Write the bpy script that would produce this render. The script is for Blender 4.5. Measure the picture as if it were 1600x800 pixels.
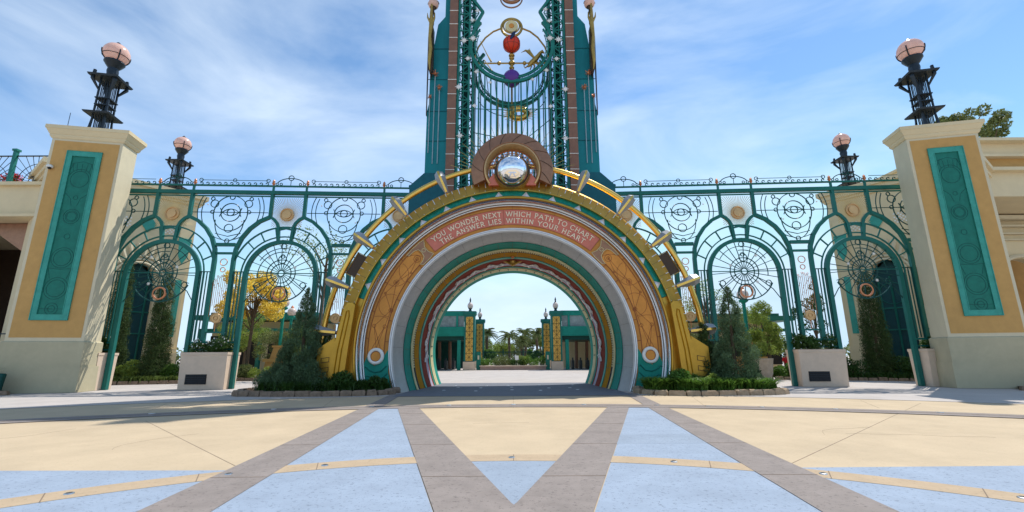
import bpy, bmesh, math, random
import numpy as np
from mathutils import Vector, Matrix
random.seed(7); np.random.seed(7)
R_ = math.radians
sc = bpy.context.scene
col = sc.collection
for o in list(bpy.data.objects): bpy.data.objects.remove(o)

# ---------------------------------------------------------------- camera
TH = R_(12.64); ROLL = R_(0.28); CAMH = 1.6; FPX = 700.0
cd = bpy.data.cameras.new('camera'); cam = bpy.data.objects.new('camera', cd); col.objects.link(cam)
cd.sensor_width = 36; cd.lens = 36 * FPX / 1600; cd.clip_end = 3000; cd.clip_start = 0.05; cd.shift_x = -1 / 1600
cam.matrix_world = Matrix.Translation((0, 0, CAMH)) @ Matrix.Rotation(math.pi / 2 + TH, 4, 'X') @ Matrix.Rotation(-ROLL, 4, 'Z')
sc.camera = cam
# ---------------------------------------------------------------- light
SUN_AZ = R_(46); SUN_EL = R_(61)
sd = bpy.data.lights.new('sun', 'SUN'); sun = bpy.data.objects.new('sun', sd); col.objects.link(sun)
sd.energy = 2.95; sd.angle = R_(0.55); sd.color = (1.0, .95, .87)
sv = Vector((math.sin(SUN_AZ) * math.cos(SUN_EL), math.cos(SUN_AZ) * math.cos(SUN_EL), math.sin(SUN_EL)))
sun.rotation_euler = (-sv).to_track_quat('-Z', 'Y').to_euler(); sun.location = (30, 30, 60)
w = bpy.data.worlds.new('World'); sc.world = w; w.use_nodes = True
nt = w.node_tree; nt.nodes.clear()
N = nt.nodes.new; L = nt.links.new
out = N('ShaderNodeOutputWorld'); bg = N('ShaderNodeBackground'); sky = N('ShaderNodeTexSky')
sky.sky_type = 'NISHITA'; sky.sun_disc = False; sky.sun_elevation = SUN_EL; sky.sun_rotation = SUN_AZ
sky.air_density = 1.0; sky.altitude = 2500; sky.air_density = .9; sky.dust_density = 0.1; sky.ozone_density = 1.0
bg.inputs['Strength'].default_value = 0.15
tc = N('ShaderNodeTexCoord'); mp = N('ShaderNodeMapping'); mp.inputs['Rotation'].default_value = (.25, .35, .5)
mp.inputs['Scale'].default_value = (1.0, 1.3, 3.0)
n1 = N('ShaderNodeTexNoise'); n1.inputs['Scale'].default_value = 1.9; n1.inputs['Detail'].default_value = 10; n1.inputs['Roughness'].default_value = .55; n1.inputs['Distortion'].default_value = .5
cr = N('ShaderNodeValToRGB'); cr.color_ramp.elements[0].position = .38; cr.color_ramp.elements[1].position = .88
cr.color_ramp.elements[0].color = (.0, .0, .0, 1); cr.color_ramp.elements[1].color = (.75, .75, .75, 1)
mx = N('ShaderNodeMix'); mx.data_type = 'RGBA'
L(tc.outputs['Generated'], mp.inputs['Vector']); L(mp.outputs['Vector'], n1.inputs['Vector']); L(n1.outputs['Fac'], cr.inputs['Fac'])
L(cr.outputs['Color'], mx.inputs['Factor']); tn = N('ShaderNodeMix'); tn.data_type = 'RGBA'; tn.blend_type = 'MULTIPLY'; tn.inputs['Factor'].default_value = 1; tn.inputs['B'].default_value = (.86, 1.0, .98, 1); L(sky.outputs['Color'], tn.inputs['A']); dk = N('ShaderNodeMix'); dk.data_type = 'RGBA'; dk.blend_type = 'DARKEN'; dk.inputs['Factor'].default_value = 1; dk.inputs['B'].default_value = (2.5, 3.4, 4.2, 1); L(tn.outputs['Result'], dk.inputs['A']); L(dk.outputs['Result'], mx.inputs['A']); mx.inputs['B'].default_value = (4.4, 4.9, 5.3, 1)
L(mx.outputs['Result'], bg.inputs['Color']); L(bg.outputs['Background'], out.inputs['Surface'])
vs = sc.view_settings; vs.view_transform = 'Standard'; vs.look = 'None'; vs.gamma = 1; vs.exposure = 0.76; vs.use_curve_mapping = False
sc.render.engine = 'CYCLES'; sc.cycles.max_bounces = 8

# ---------------------------------------------------------------- materials
def mat(name, c, rough=.6, metal=0.0, var=.12, scale=3.0, bump=0.0, bscale=40.0, spec=None, speck=0.0, dirt=0.0, emit=None, trans=0.0, leafvar=False, stretch=None):
    m = bpy.data.materials.new(name); m.use_nodes = True; t = m.node_tree; b = t.nodes['Principled BSDF']
    b.inputs['Roughness'].default_value = rough; b.inputs['Metallic'].default_value = metal
    spec = .28 if spec is None and metal < .5 else spec
    if spec is not None: b.inputs['Specular IOR Level'].default_value = spec
    tcn = t.nodes.new('ShaderNodeTexCoord'); src = tcn.outputs['Object']
    if stretch:
        mpn = t.nodes.new('ShaderNodeMapping'); mpn.inputs['Scale'].default_value = stretch
        t.links.new(src, mpn.inputs['Vector']); src = mpn.outputs['Vector']
    ns = t.nodes.new('ShaderNodeTexNoise'); ns.inputs['Scale'].default_value = scale; ns.inputs['Detail'].default_value = 6; ns.inputs['Roughness'].default_value = .62
    t.links.new(src, ns.inputs['Vector'])
    r = t.nodes.new('ShaderNodeValToRGB'); r.color_ramp.elements[0].position = .3; r.color_ramp.elements[1].position = .7
    r.color_ramp.elements[0].color = tuple(max(0, x * (1 - var)) for x in c) + (1,)
    r.color_ramp.elements[1].color = tuple(min(1, x * (1 + var)) for x in c) + (1,)
    t.links.new(ns.outputs['Fac'], r.inputs['Fac']); cur = r.outputs['Color']
    if speck:
        v = t.nodes.new('ShaderNodeTexNoise'); v.inputs['Scale'].default_value = 17; v.inputs['Detail'].default_value = 5; v.inputs['Roughness'].default_value = .8
        t.links.new(src, v.inputs['Vector'])
        rr = t.nodes.new('ShaderNodeValToRGB'); rr.color_ramp.elements[0].position = .57; rr.color_ramp.elements[1].position = .61
        t.links.new(v.outputs['Fac'], rr.inputs['Fac'])
        ml = t.nodes.new('ShaderNodeMath'); ml.operation = 'MULTIPLY'; ml.inputs[1].default_value = speck
        t.links.new(rr.outputs['Color'], ml.inputs[0])
        mm = t.nodes.new('ShaderNodeMix'); mm.data_type = 'RGBA'; t.links.new(ml.outputs[0], mm.inputs['Factor'])
        t.links.new(cur, mm.inputs['A']); mm.inputs['B'].default_value = tuple(x * .38 for x in c) + (1,); cur = mm.outputs['Result']
    if dirt:
        v = t.nodes.new('ShaderNodeTexNoise'); v.inputs['Scale'].default_value = .55; v.inputs['Detail'].default_value = 8; v.inputs['Roughness'].default_value = .7
        t.links.new(src, v.inputs['Vector'])
        rr = t.nodes.new('ShaderNodeValToRGB'); rr.color_ramp.elements[0].position = .48; rr.color_ramp.elements[1].position = .72
        t.links.new(v.outputs['Fac'], rr.inputs['Fac'])
        ml = t.nodes.new('ShaderNodeMath'); ml.operation = 'MULTIPLY'; ml.inputs[1].default_value = dirt
        t.links.new(rr.outputs['Color'], ml.inputs[0])
        mm = t.nodes.new('ShaderNodeMix'); mm.data_type = 'RGBA'; t.links.new(ml.outputs[0], mm.inputs['Factor'])
        t.links.new(cur, mm.inputs['A']); mm.inputs['B'].default_value = tuple(x * .6 for x in c) + (1,); cur = mm.outputs['Result']
    t.links.new(cur, b.inputs['Base Color'])
    if bump:
        bn = t.nodes.new('ShaderNodeTexNoise'); bn.inputs['Scale'].default_value = bscale; bn.inputs['Detail'].default_value = 4
        t.links.new(src, bn.inputs['Vector'])
        bm_ = t.nodes.new('ShaderNodeBump'); bm_.inputs['Strength'].default_value = bump; bm_.inputs['Distance'].default_value = .02
        t.links.new(bn.outputs['Fac'], bm_.inputs['Height']); t.links.new(bm_.outputs['Normal'], b.inputs['Normal'])
    if emit:
        b.inputs['Emission Color'].default_value = emit + (1,); b.inputs['Emission Strength'].default_value = 1
    if trans:
        tr = t.nodes.new('ShaderNodeBsdfTranslucent'); t.links.new(cur, tr.inputs['Color'])
        ad = t.nodes.new('ShaderNodeMixShader'); ad.inputs[0].default_value = trans
        o_ = [n for n in t.nodes if n.type == 'OUTPUT_MATERIAL'][0]
        t.links.new(b.outputs['BSDF'], ad.inputs[1]); t.links.new(tr.outputs['BSDF'], ad.inputs[2]); t.links.new(ad.outputs[0], o_.inputs['Surface'])
    return m
M = dict(
 cream_floor=mat('cream_concrete', (.50, .395, .265), .9, var=.07, scale=.8, bump=.3, bscale=90, speck=.22, dirt=.30),
 blue_floor=mat('blue_aggregate', (.285, .345, .43), .85, var=.08, scale=2, bump=.35, bscale=120, speck=.6, dirt=.25),
 pale_blue_floor=mat('pale_blue_aggregate', (.265, .32, .395), .85, var=.08, scale=2, bump=.35, bscale=120, speck=.5, dirt=.2),
 grey_floor=mat('grey_brown_concrete', (.255, .22, .20), .9, var=.12, scale=3, bump=.4, bscale=110, speck=.55, dirt=.35),
 sand_floor=mat('sand_aggregate', (.43, .325, .215), .9, var=.08, scale=3, bump=.2, bscale=120, speck=.30),
 pale_floor=mat('pale_concrete', (.44, .40, .37), .9, var=.08, scale=.8, bump=.2, bscale=80, dirt=.3, speck=.15),
 shaded_floor=mat('shaded_concrete', (.15, .16, .185), .8, var=.08, scale=2, bump=.2, bscale=80, speck=.2),  # concrete with the portal's shade put into its colour
 joint=mat('joint_filler', (.20, .15, .11), .9),
 stud=mat('stud_metal', (.62, .62, .62), .3, 1),
 studdark=mat('stud_lens', (.08, .08, .08), .2),
 gold=mat('gold_paint', (.52, .30, .045), .36, .78, var=.10, scale=1.5, bump=.05, dirt=.25),
 goldrod=mat('bright_gold', (.80, .52, .13), .24, .95, var=.06),
 oldgold=mat('old_gold', (.42, .27, .07), .42, .7, var=.2),
 mustard=mat('mustard_paint', (.42, .19, .006), .8, 0, spec=.08, var=.15, dirt=.3),
 steel=mat('silver_metal', (.62, .65, .70), .20, 1, var=.04, scale=1),
 silver=mat('silver_paint', (.74, .75, .77), .36, .45, var=.06),
 greyband=mat('grey_stucco', (.42, .41, .40), .42, .4, var=.08, scale=5, bump=.2, bscale=60, dirt=.2),
 ochre=mat('ochre_panel', (.64, .27, .055), .50, .15, var=.16, scale=1.3, bump=.08, bscale=20, dirt=.3),
 ochre_dark=mat('ochre_border', (.54, .235, .05), .5, .2, var=.14, scale=2, dirt=.2),
 engr=mat('engraved_line', (.27, .085, .035), .6),
 pink=mat('pink_plaque', (.60, .185, .135), .55, .1, var=.12, scale=2),
 cream_letter=mat('cream_letter', (.95, .84, .64), .5),
 teal=mat('teal_paint', (.012, .16, .13), .5, .05, var=.12, scale=1.5, dirt=.2),
 tealpost=mat('teal_iron', (.012, .135, .110), .45, .1, var=.12, scale=1.2, dirt=.15),
 irongreen=mat('dark_green_iron', (.008, .065, .056), .45, .3, var=.15),
 tealbright=mat('bright_teal', (.018, .25, .19), .6, 0, spec=.15, var=.12, scale=2, dirt=.2),
 tealjewel=mat('teal_enamel', (.005, .205, .15), .22, .2, var=.35, scale=6),
 pylon=mat('pylon_blue', (.008, .20, .225), .5, .1, var=.22, scale=.6, dirt=.3, stretch=(1, 1, .35)),
 pylon_dark=mat('pylon_dark_blue', (.010, .105, .135), .45, .2, var=.15),
 brownp=mat('pilaster_brown', (.24, .125, .085), .5, .2, var=.12, dirt=.2),
 goldrim=mat('gold_rim', (.62, .38, .17), .38, .5, var=.1),
 bronze=mat('bronze', (.33, .165, .095), .38, .6, var=.15, scale=3, dirt=.2),
 copper=mat('copper', (.55, .21, .10), .38, .7, var=.15),
 redband=mat('oxblood_band', (.24, .045, .028), .8, 0, spec=.08, var=.15),
 finialgrey=mat('finial_grey', (.33, .34, .35), .35, .5, var=.08),
 raygold=mat('ray_gold', (.55, .38, .14), .5, .2),
 planterpink=mat('pinkish_concrete', (.36, .25, .21), .85),
 white=mat('white_paint', (.78, .76, .72), .45),
 lilac=mat('lilac_enamel', (.40, .34, .42), .6),
 creambead=mat('cream_mould', (.62, .54, .30), .6, 0, var=.1),
 black=mat('dark_opening', (.012, .012, .014), .6),
 darkmetal=mat('dark_iron', (.022, .032, .042), .42, .5, var=.2),
 brownplate=mat('brown_plate', (.07, .045, .03), .4, .3),
 mirror=mat('mirror', (.92, .93, .95), .025, 1, var=0),
 creamwall=mat('cream_stucco', (.70, .575, .36), .8, var=.05, scale=1.2, bump=.12, bscale=60, dirt=.12),
 paletrim=mat('pale_stone_trim', (.64, .56, .39), .75, var=.05, scale=1.5, bump=.08, dirt=.12),
 greytrim=mat('grey_stone_plinth', (.47, .42, .28), .8, var=.08, scale=1.2, bump=.1, dirt=.22),
 tan=mat('tan_stucco', (.55, .32, .11), .85, var=.07, scale=2, bump=.15, bscale=60, dirt=.12),
 planter=mat('planter_stone', (.68, .53, .40), .85, var=.07, scale=2.5, bump=.15, bscale=60, dirt=.2),
 panelframe=mat('verdigris_frame', (.05, .32, .255), .5, .1, var=.14, scale=2.5, dirt=.2),
 panel=mat('verdigris_panel', (.012, .165, .12), .5, .15, var=.15, scale=3),
 relief=mat('verdigris_relief', (.006, .085, .07), .5, .1),
 glasspink=mat('pink_globe', (.92, .62, .52), .18, var=.12, scale=4, trans=.35),
 whiteglobe=mat('white_globe', (.80, .68, .62), .2, trans=.3),
 red=mat('red_globe', (.62, .045, .02), .35, var=.15), purple=mat('purple_globe', (.10, .035, .26), .3), navy=mat('navy', (.01, .025, .08), .4),
 door=mat('dark_teal_door', (.008, .055, .065), .35), rope=mat('blue_grey_cable', (.3, .4, .45), .5),
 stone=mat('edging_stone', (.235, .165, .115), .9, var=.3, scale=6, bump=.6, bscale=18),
 stone_sunlit=mat('sunlit_edging_stone', (.36, .265, .175), .9, var=.25, scale=6, bump=.6, bscale=18),  # paler copy of the edging stone, sunshine put into its colour
 soil=mat('soil', (.05, .035, .02), 1, bump=.6, bscale=20),
 bark=mat('bark', (.12, .085, .055), .9, var=.3, scale=8, bump=.6, bscale=20),
 conifer=mat('blue_green_needles', (.105, .17, .08), .7, var=.45, scale=2.5, trans=.25),
 cypress=mat('cypress_needles', (.06, .10, .028), .7, var=.45, scale=2.5, trans=.2),
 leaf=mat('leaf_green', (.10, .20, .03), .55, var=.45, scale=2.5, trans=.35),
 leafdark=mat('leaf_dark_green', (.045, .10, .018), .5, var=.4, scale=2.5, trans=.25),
 leafpale=mat('leaf_pale_green', (.22, .29, .05), .55, var=.35, scale=2.5, trans=.4),
 leafyellow=mat('yellow_blossom', (.90, .68, .12), .55, var=.15, scale=3, trans=.4),
 olive=mat('olive_leaf', (.15, .18, .06), .6, var=.35, scale=2.5, trans=.3),
 grassy=mat('grassy_blade', (.15, .21, .05), .55, var=.4, scale=4, trans=.3),
 dry=mat('dry_grass', (.35, .29, .12), .7, var=.3, scale=4, trans=.3),
 flower=mat('white_petal', (.80, .80, .76), .6, trans=.3),
 skin=mat('skin', (.45, .25, .17), .6), redcloth=mat('red_cloth', (.62, .02, .03), .8), darkcloth=mat('dark_cloth', (.03, .03, .04), .8),
 lattice_gold=mat('lattice_yellow', (.75, .44, .09), .5, var=.1), glass=mat('canopy_glass', (.25, .30, .30), .15, var=.3, scale=2),
 potstone=mat('ribbed_pot_stone', (.40, .34, .27), .85, var=.15, dirt=.2), roofgrey=mat('roof_grey', (.16, .16, .16), .8),
)

# ---------------------------------------------------------------- object helpers
MW = {}
def tag(o, label=None, cat=None, group=None, kind=None):
    if label: o['label'] = label
    if cat: o['category'] = cat
    if group: o['group'] = group
    if kind: o['kind'] = kind
    return o
def thing(name, label, cat, loc=(0, 0, 0), rz=0, group=None):
    o = bpy.data.objects.new(name, None); col.objects.link(o); o.location = loc; o.rotation_euler = (0, 0, rz)
    o.empty_display_size = .2
    MW[o] = Matrix.Translation(loc) @ Matrix.Rotation(rz, 4, 'Z')
    return tag(o, label, cat, group)
def copy_tree(o, parent=None):
    c = o.copy(); col.objects.link(c); c.parent = parent
    for ch in list(o.children): copy_tree(ch, c)
    return c
class MB:
    """collects geometry; mirror=-1 flips x before anything else; X = matrix applied to points"""
    def __init__(s, sx=1, X=None): s.v = []; s.f = []; s.sx = sx; s.X = X
    def P(s, p):
        p = Vector(p)
        if s.X is not None: p = s.X @ p
        return (p[0] * s.sx, p[1], p[2])
    def add(s, vs, fs):
        n = len(s.v); s.v += [s.P(p) for p in vs]; s.f += [tuple(i + n for i in f) for f in fs]; return s
    def box(s, c, d, rz=0, bev=0):
        x, y, z = d[0] / 2, d[1] / 2, d[2] / 2; ca, sa = math.cos(rz), math.sin(rz)
        vs = []
        for a, b, e in ((-x, -y, -z), (x, -y, -z), (x, y, -z), (-x, y, -z), (-x, -y, z), (x, -y, z), (x, y, z), (-x, y, z)):
            vs.append((c[0] + a * ca - b * sa, c[1] + a * sa + b * ca, c[2] + e))
        return s.add(vs, [(0, 3, 2, 1), (4, 5, 6, 7), (0, 1, 5, 4), (1, 2, 6, 5), (2, 3, 7, 6), (3, 0, 4, 7)])
    def frustum(s, c, d0, d1, h, off=(0, 0)):
        vs = []
        for k, d in ((0, d0), (1, d1)):
            for a, b in ((-1, -1), (1, -1), (1, 1), (-1, 1)):
                vs.append((c[0] + a * d[0] / 2 + off[0] * k, c[1] + b * d[1] / 2 + off[1] * k, c[2] + h * k))
        return s.add(vs, [(0, 3, 2, 1), (4, 5, 6, 7), (0, 1, 5, 4), (1, 2, 6, 5), (2, 3, 7, 6), (3, 0, 4, 7)])
    def tube(s, pts, r, n=6, closed=False, rot=0, sx=1):
        pts = [Vector(p) for p in pts]; m = len(pts)
        if m < 2: return s
        rr = r if isinstance(r, (list, tuple)) else [r] * m
        vs = []; up = None
        for i, p in enumerate(pts):
            if closed: t = (pts[(i + 1) % m] - pts[i - 1])
            else: t = pts[min(i + 1, m - 1)] - pts[max(i - 1, 0)]
            if t.length < 1e-9: t = Vector((0, 0, 1))
            t.normalize()
            if up is None:
                up = Vector((0, 1, 0)) if abs(t.y) < .9 else Vector((0, 0, 1))
            a = up - t * up.dot(t)
            if a.length < 1e-6: a = t.orthogonal()
            a.normalize(); b = t.cross(a); up = a
            for k in range(n):
                q = 2 * math.pi * k / n + rot
                vs.append(p + (a * math.cos(q) + b * math.sin(q) * sx) * rr[i])
        fs = []
        for i in range(m if closed else m - 1):
            j = (i + 1) % m
            for k in range(n):
                l = (k + 1) % n; fs.append((i * n + k, i * n + l, j * n + l, j * n + k))
        if not closed: fs += [tuple(range(n))[::-1], tuple((m - 1) * n + k for k in range(n))]
        return s.add(vs, fs)
    def bar(s, a, b, r): return s.tube([a, b], r * 1.414, 4, rot=math.pi / 4)
    def path(s, pts, r, closed=False): return s.tube(pts, r * 1.414, 4, closed=closed, rot=math.pi / 4)
    def lathe(s, prof, c=(0, 0, 0), n=20, cap=True):
        vs = []; fs = []
        for r, z in prof:
            for k in range(n):
                a = 2 * math.pi * k / n; vs.append((c[0] + r * math.cos(a), c[1] + r * math.sin(a), c[2] + z))
        for i in range(len(prof) - 1):
            for k in range(n):
                l = (k + 1) % n; fs.append((i * n + k, i * n + l, (i + 1) * n + l, (i + 1) * n + k))
        if cap: fs += [tuple(range(n))[::-1], tuple((len(prof) - 1) * n + k for k in range(n))]
        return s.add(vs, fs)
    def ball(s, c, r, n=16, m=10, sc_=(1, 1, 1)):
        prof = [(max(1e-3, math.sin(math.pi * i / m)) * r, -math.cos(math.pi * i / m) * r) for i in range(m + 1)]
        k0 = len(s.v); vs = []
        fs = []
        for rr, z in prof:
            for k in range(n):
                a = 2 * math.pi * k / n; vs.append((c[0] + rr * math.cos(a) * sc_[0], c[1] + rr * math.sin(a) * sc_[1], c[2] + z * sc_[2]))
        for i in range(m):
            for k in range(n):
                l = (k + 1) % n; fs.append((i * n + k, i * n + l, (i + 1) * n + l, (i + 1) * n + k))
        return s.add(vs, fs)
    def prism(s, poly, y0, y1):
        """poly in (x,z); extruded from y0 to y1"""
        n = len(poly); vs = [(p[0], y0, p[1]) for p in poly] + [(p[0], y1, p[1]) for p in poly]
        return s.add(vs, [tuple(range(n)), tuple(range(2 * n - 1, n - 1, -1))] + [(i, i + n, (i + 1) % n + n, (i + 1) % n) for i in range(n)])
    def flat(s, poly, z0, z1):
        n = len(poly); vs = [(p[0], p[1], z1) for p in poly] + [(p[0], p[1], z0) for p in poly]
        return s.add(vs, [tuple(range(n)), tuple(range(2 * n - 1, n - 1, -1))] + [(i, i + n, (i + 1) % n + n, (i + 1) % n) for i in range(n)])
    def ring(s, prof, zc, a0, a1, n=96):
        """closed (r, y) profile swept about the y axis through (0,zc); a measured from the vertical"""
        m = len(prof); vs = []; fs = []
        for i in range(n + 1):
            a = R_(a0 + (a1 - a0) * i / n)
            for r, y in prof: vs.append((r * math.sin(a), y, zc + r * math.cos(a)))
        for i in range(n):
            for k in range(m):
                l = (k + 1) % m; fs.append((i * m + k, i * m + l, (i + 1) * m + l, (i + 1) * m + k))
        fs += [tuple(range(m)), tuple(n * m + k for k in range(m))[::-1]]
        return s.add(vs, fs)
    def build(s, name, m, parent=None, smooth=None, local=False, recalc=True):
        me = bpy.data.meshes.new(name)
        vs = s.v
        if parent is not None and not local:
            inv = MW[parent].inverted(); vs = [tuple(inv @ Vector(v)) for v in vs]
        me.from_pydata(vs, [], s.f)
        if recalc and len(s.f) < 60000:
            b = bmesh.new(); b.from_mesh(me); bmesh.ops.recalc_face_normals(b, faces=b.faces); b.to_mesh(me); b.free()
        if smooth is not None:
            me.polygons.foreach_set('use_smooth', [True] * len(me.polygons))
            me.set_sharp_from_angle(angle=R_(smooth))
        me.materials.append(M[m] if isinstance(m, str) else m)
        o = bpy.data.objects.new(name, me); col.objects.link(o)
        if parent is not None: o.parent = parent; MW[o] = MW[parent]
        return o
def circ(c, r, n=24, a0=0, a1=360, ry=None, y=None):
    """circle in a vertical x-z plane"""
    ry = ry or r; full = abs(a1 - a0) >= 359.9
    k = n if full else n + 1
    return [(c[0] + r * math.cos(R_(a0 + (a1 - a0) * i / n)), c[1], c[2] + ry * math.sin(R_(a0 + (a1 - a0) * i / n))) for i in range(k)]
def leaves(centers, spread, count, size, aspect=.45, up=0.0, rng=None):
    """leaf rhombi scattered through clumps; centers: list of (x,y,z,r)"""
    c = np.array(centers, float); n = count
    wgt = c[:, 3] ** 2; idx = np.random.choice(len(c), n, p=wgt / wgt.sum())
    d = np.random.normal(size=(n, 3)); d /= np.linalg.norm(d, axis=1)[:, None]
    rad = np.random.uniform(.35, 1, n) ** .6
    p = c[idx, :3] + d * (c[idx, 3] * rad)[:, None] * np.array(spread)
    a = np.random.normal(size=(n, 3)) + d * .5; a[:, 2] += up; a /= np.linalg.norm(a, axis=1)[:, None]
    b = np.cross(a, np.random.normal(size=(n, 3))); b /= np.linalg.norm(b, axis=1)[:, None]
    l = size * np.random.uniform(.6, 1.4, n)[:, None]
    V = np.stack([p - a * l * .5, p + b * l * aspect * .5, p + a * l * .5, p - b * l * aspect * .5], 1).reshape(-1, 3)
    return V.tolist(), [(4 * i, 4 * i + 1, 4 * i + 2, 4 * i + 3) for i in range(n)]
def leafmesh(name, m, parent, centers, count, size, spread=(1, 1, 1), aspect=.45, up=0.):
    b = MB(); vs, fs = leaves(centers, spread, count, size, aspect, up); b.v = vs; b.f = fs
    return b.build(name, m, parent, recalc=False)

# ================================================================ SETTING: ground
def struct(name, mb, m): return tag(mb.build(name, m), kind='structure')
def arcpts(cx, cy, r, a0, a1, n):
    return [(cx + r * math.sin(R_(a0 + (a1 - a0) * i / n)), cy + r * math.cos(R_(a0 + (a1 - a0) * i / n))) for i in range(n + 1)]
def band(cx, cy, r0, r1, a0, a1, z0, z1, n=80):
    b = MB(); o = arcpts(cx, cy, r1, a0, a1, n); i_ = arcpts(cx, cy, r0, a0, a1, n)
    for k in range(n): b.flat([i_[k], o[k], o[k + 1], i_[k + 1]], z0, z1)
    return b
b = MB(); b.flat([(-700, -300), (700, -300), (700, 900), (-700, 900)], -.3, -.010); struct('ground', b, 'pale_floor')
b = MB(); b.flat([(-26, -20)] + [p for p in arcpts(0, -12.4, 33.0, -50, 50, 60)] + [(26, -20)], -.05, 0); struct('cream_paving', b, 'cream_floor')
def sheet(name, polys, m, z):
    b = MB()
    for q in polys: b.flat(q, z - .003, z)
    return struct(name, b, m)
arcR0, arcR1, arcC = 8.39, 8.85, -.85
# blue star points
Lx = lambda y: -4.01 - (y - 5.26) * .0886      # outer edge of outer band
L2 = lambda y: -3.22 - (y - 5.25) * .1078      # inner edge of outer band
B1 = lambda y: -.85 - (y - 5.21) * .2904       # outer edge of V band
B2 = lambda y: -.03 - (y - 5.47) * .3115       # inner edge of V band
blue = []
for s in (-1, 1):
    q = [(L2(1.0) * -s, 1.0), (0, 1.0), (0, 2.25), (B1(14.9) * -s, 14.9), (L2(14.9) * -s, 14.9)]
    blue.append([(x, y) for x, y in q])
    blue.append([(-s * -9.6, 7.1) if False else (s * 9.6, 7.1), (s * -Lx(7.0), 7.03), (s * -Lx(1), 1.0), (s * 9.6, 1.0)])
sheet('blue_paving', blue, 'blue_floor', .005)
sheet('pale_blue_paving', [[(B2(7.8), 7.8), (-B2(7.8), 7.8), (0, 5.40)]], 'pale_blue_floor', .0055)
sheet('patched_blue_paving', [[(-L2(8.9) * 1, 8.9), (-B1(8.9), 8.9), (-B1(9.9), 9.9), (-L2(9.9), 9.9)]], 'pale_blue_floor', .0058)
b = band(0, arcC, arcR0, arcR1, -70, 70, .004, .009); struct('sand_paving_arc', b, 'sand_floor')
b = MB()
for s in (-1, 1):
    for q in ([(Lx(1), 1), (Lx(20.6), 20.6), (L2(20.6) + .0, 20.6), (L2(1), 1)], [(0, 2.3), (B1(15.5), 15.5), (B2(15.5), 15.5), (B2(5.47), 5.47), (0, 5.40)]):
        b.flat([(s * x, y) for x, y in q], .008, .0125)
struct('grey_paving_star', b, 'grey_floor')
b = band(0, -12.4, 27.55, 28.45, -50, 50, .012, .0175); struct('grey_paving_arc', b, 'grey_floor')
b = band(0, -12.4, 28.0, 28.045, -50, 50, .0178, .021); struct('trench_drain', b, 'joint')
b = band(0, -12.4, 32.3, 33.9, -50, 50, .006, .011); struct('grey_paving_rim', b, 'pale_floor')
b = MB(); b.flat([(-5.0, 19.3), (5.0, 19.3), (4.85, 28.6), (-4.85, 28.6)], .012, .016); struct('portal_shade_paving', b, 'shaded_floor')  # dark sheet, paints the shade on the floor under the arch
# joints
b = MB()
def joint(b, p, q, z=.0018, w=.012):
    d = Vector((q[0] - p[0], q[1] - p[1])).normalized(); n = Vector((-d.y, d.x)) * w
    b.flat([(p[0] - n.x, p[1] - n.y), (q[0] - n.x, q[1] - n.y), (q[0] + n.x, q[1] + n.y), (p[0] + n.x, p[1] + n.y)], z - .0015, z)
for s in (-1, 1):
    joint(b, (s * (9.65 if s < 0 else 13.7), 12.4 if s < 0 else 15.8), (s * 4.2, 7.3), w=.006)
def crack(b, x, y, ang, n):
    p = Vector((x, y)); 
    for k in range(n):
        q = p + Vector((math.cos(ang), math.sin(ang))) * random.uniform(.15, .35); joint(b, p, q, w=.0022); p = q; ang += random.uniform(-.5, .5)
for x, y, a_, n_ in ((-7.2, 8.6, 2.2, 9), (6.4, 9.8, 1.1, 8), (-1.0, 11.6, .4, 6), (9.5, 9.4, 2.8, 10), (-11, 9.6, .3, 8)): crack(b, x, y, a_, n_)
for s in (-1, 1): joint(b, (s * 7.0, 18.2), (s * 6.2, 15.2), w=.005); joint(b, (s * 12.5, 16.9), (s * 11.2, 14.4), w=.005)
joint(b, (0, 15.0), (0, 20.3), w=.004)
struct('expansion_joint', b, 'joint')
b = MB()
for y in (6.6, 8.9, 11.4, 13.6):
    for s in (-1, 1):
        joint(b, (s * -Lx(y), y), (s * -L2(y), y + .02), .0150, .008); joint(b, (s * -B1(y), y), (s * -B2(y), y), .0150, .008)
for a in range(-60, 61, 10):
    p = arcpts(0, arcC, arcR0, a, a + 1, 1)[0]; q = arcpts(0, arcC, arcR1, a, a + 1, 1)[0]; joint(b, p, q, .0115, .006)
struct('saw_cut_joint', b, 'joint')
# in-ground lights
PLACES = ['nearest the left edge of the photo', 'second from the left edge', 'in the left blue point of the star', 'above the tip of the V', 'in the right blue point of the star', 'second from the right edge', 'nearest the right edge of the photo']
for k, a in enumerate((-38.5, -27.6, -19.3, -.2, 16.6, 29.5, 42)):
    p = arcpts(0, arcC, 8.62, a, a + 1, 1)[0]
    t = thing('ground_light', 'small metal in-ground light in the sand-coloured arc, ' + PLACES[k], 'ground light', (p[0], p[1], .009), group='ground lights in the sand arc')
    MB().lathe([(.055, -.003), (.05, .010), (.04, .013)], (p[0], p[1], .009), 16).build('rim', 'stud', t)
    MB().lathe([(.034, .002), (.033, .016)], (p[0], p[1], .0085), 12).build('lens', 'studdark', t)
st0 = None
PL2 = ['far left, below the left gate', 'below the left flower bed', 'just left of the left arch foot', 'left of the middle of the arch', 'below the middle of the arch', 'right of the middle of the arch', 'just left of the right arch foot', 'below the left end of the right bed', 'below the right flower bed', 'right of the right flower bed', 'far right, below the right gate']
for k, a in enumerate((-22, -15.5, -9.5, -4.4, 0, 4.8, 9.6, 12.8, 16, 20, 25)):
    p = arcpts(0, -12.4, 28.25, a, a + 1, 1)[0]
    o = MB().lathe([(.09, -.003), (.08, .010), (.02, .013)], (0, 0, 0), 12).build('ground_stud', 'stud') if k == 0 else o.copy()
    if k: col.objects.link(o)
    o.location = (p[0], p[1], .0185); tag(o, 'round metal stud in the grey paving arc, ' + PL2[k], 'ground stud', 'metal studs in the grey paving arc')
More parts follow.
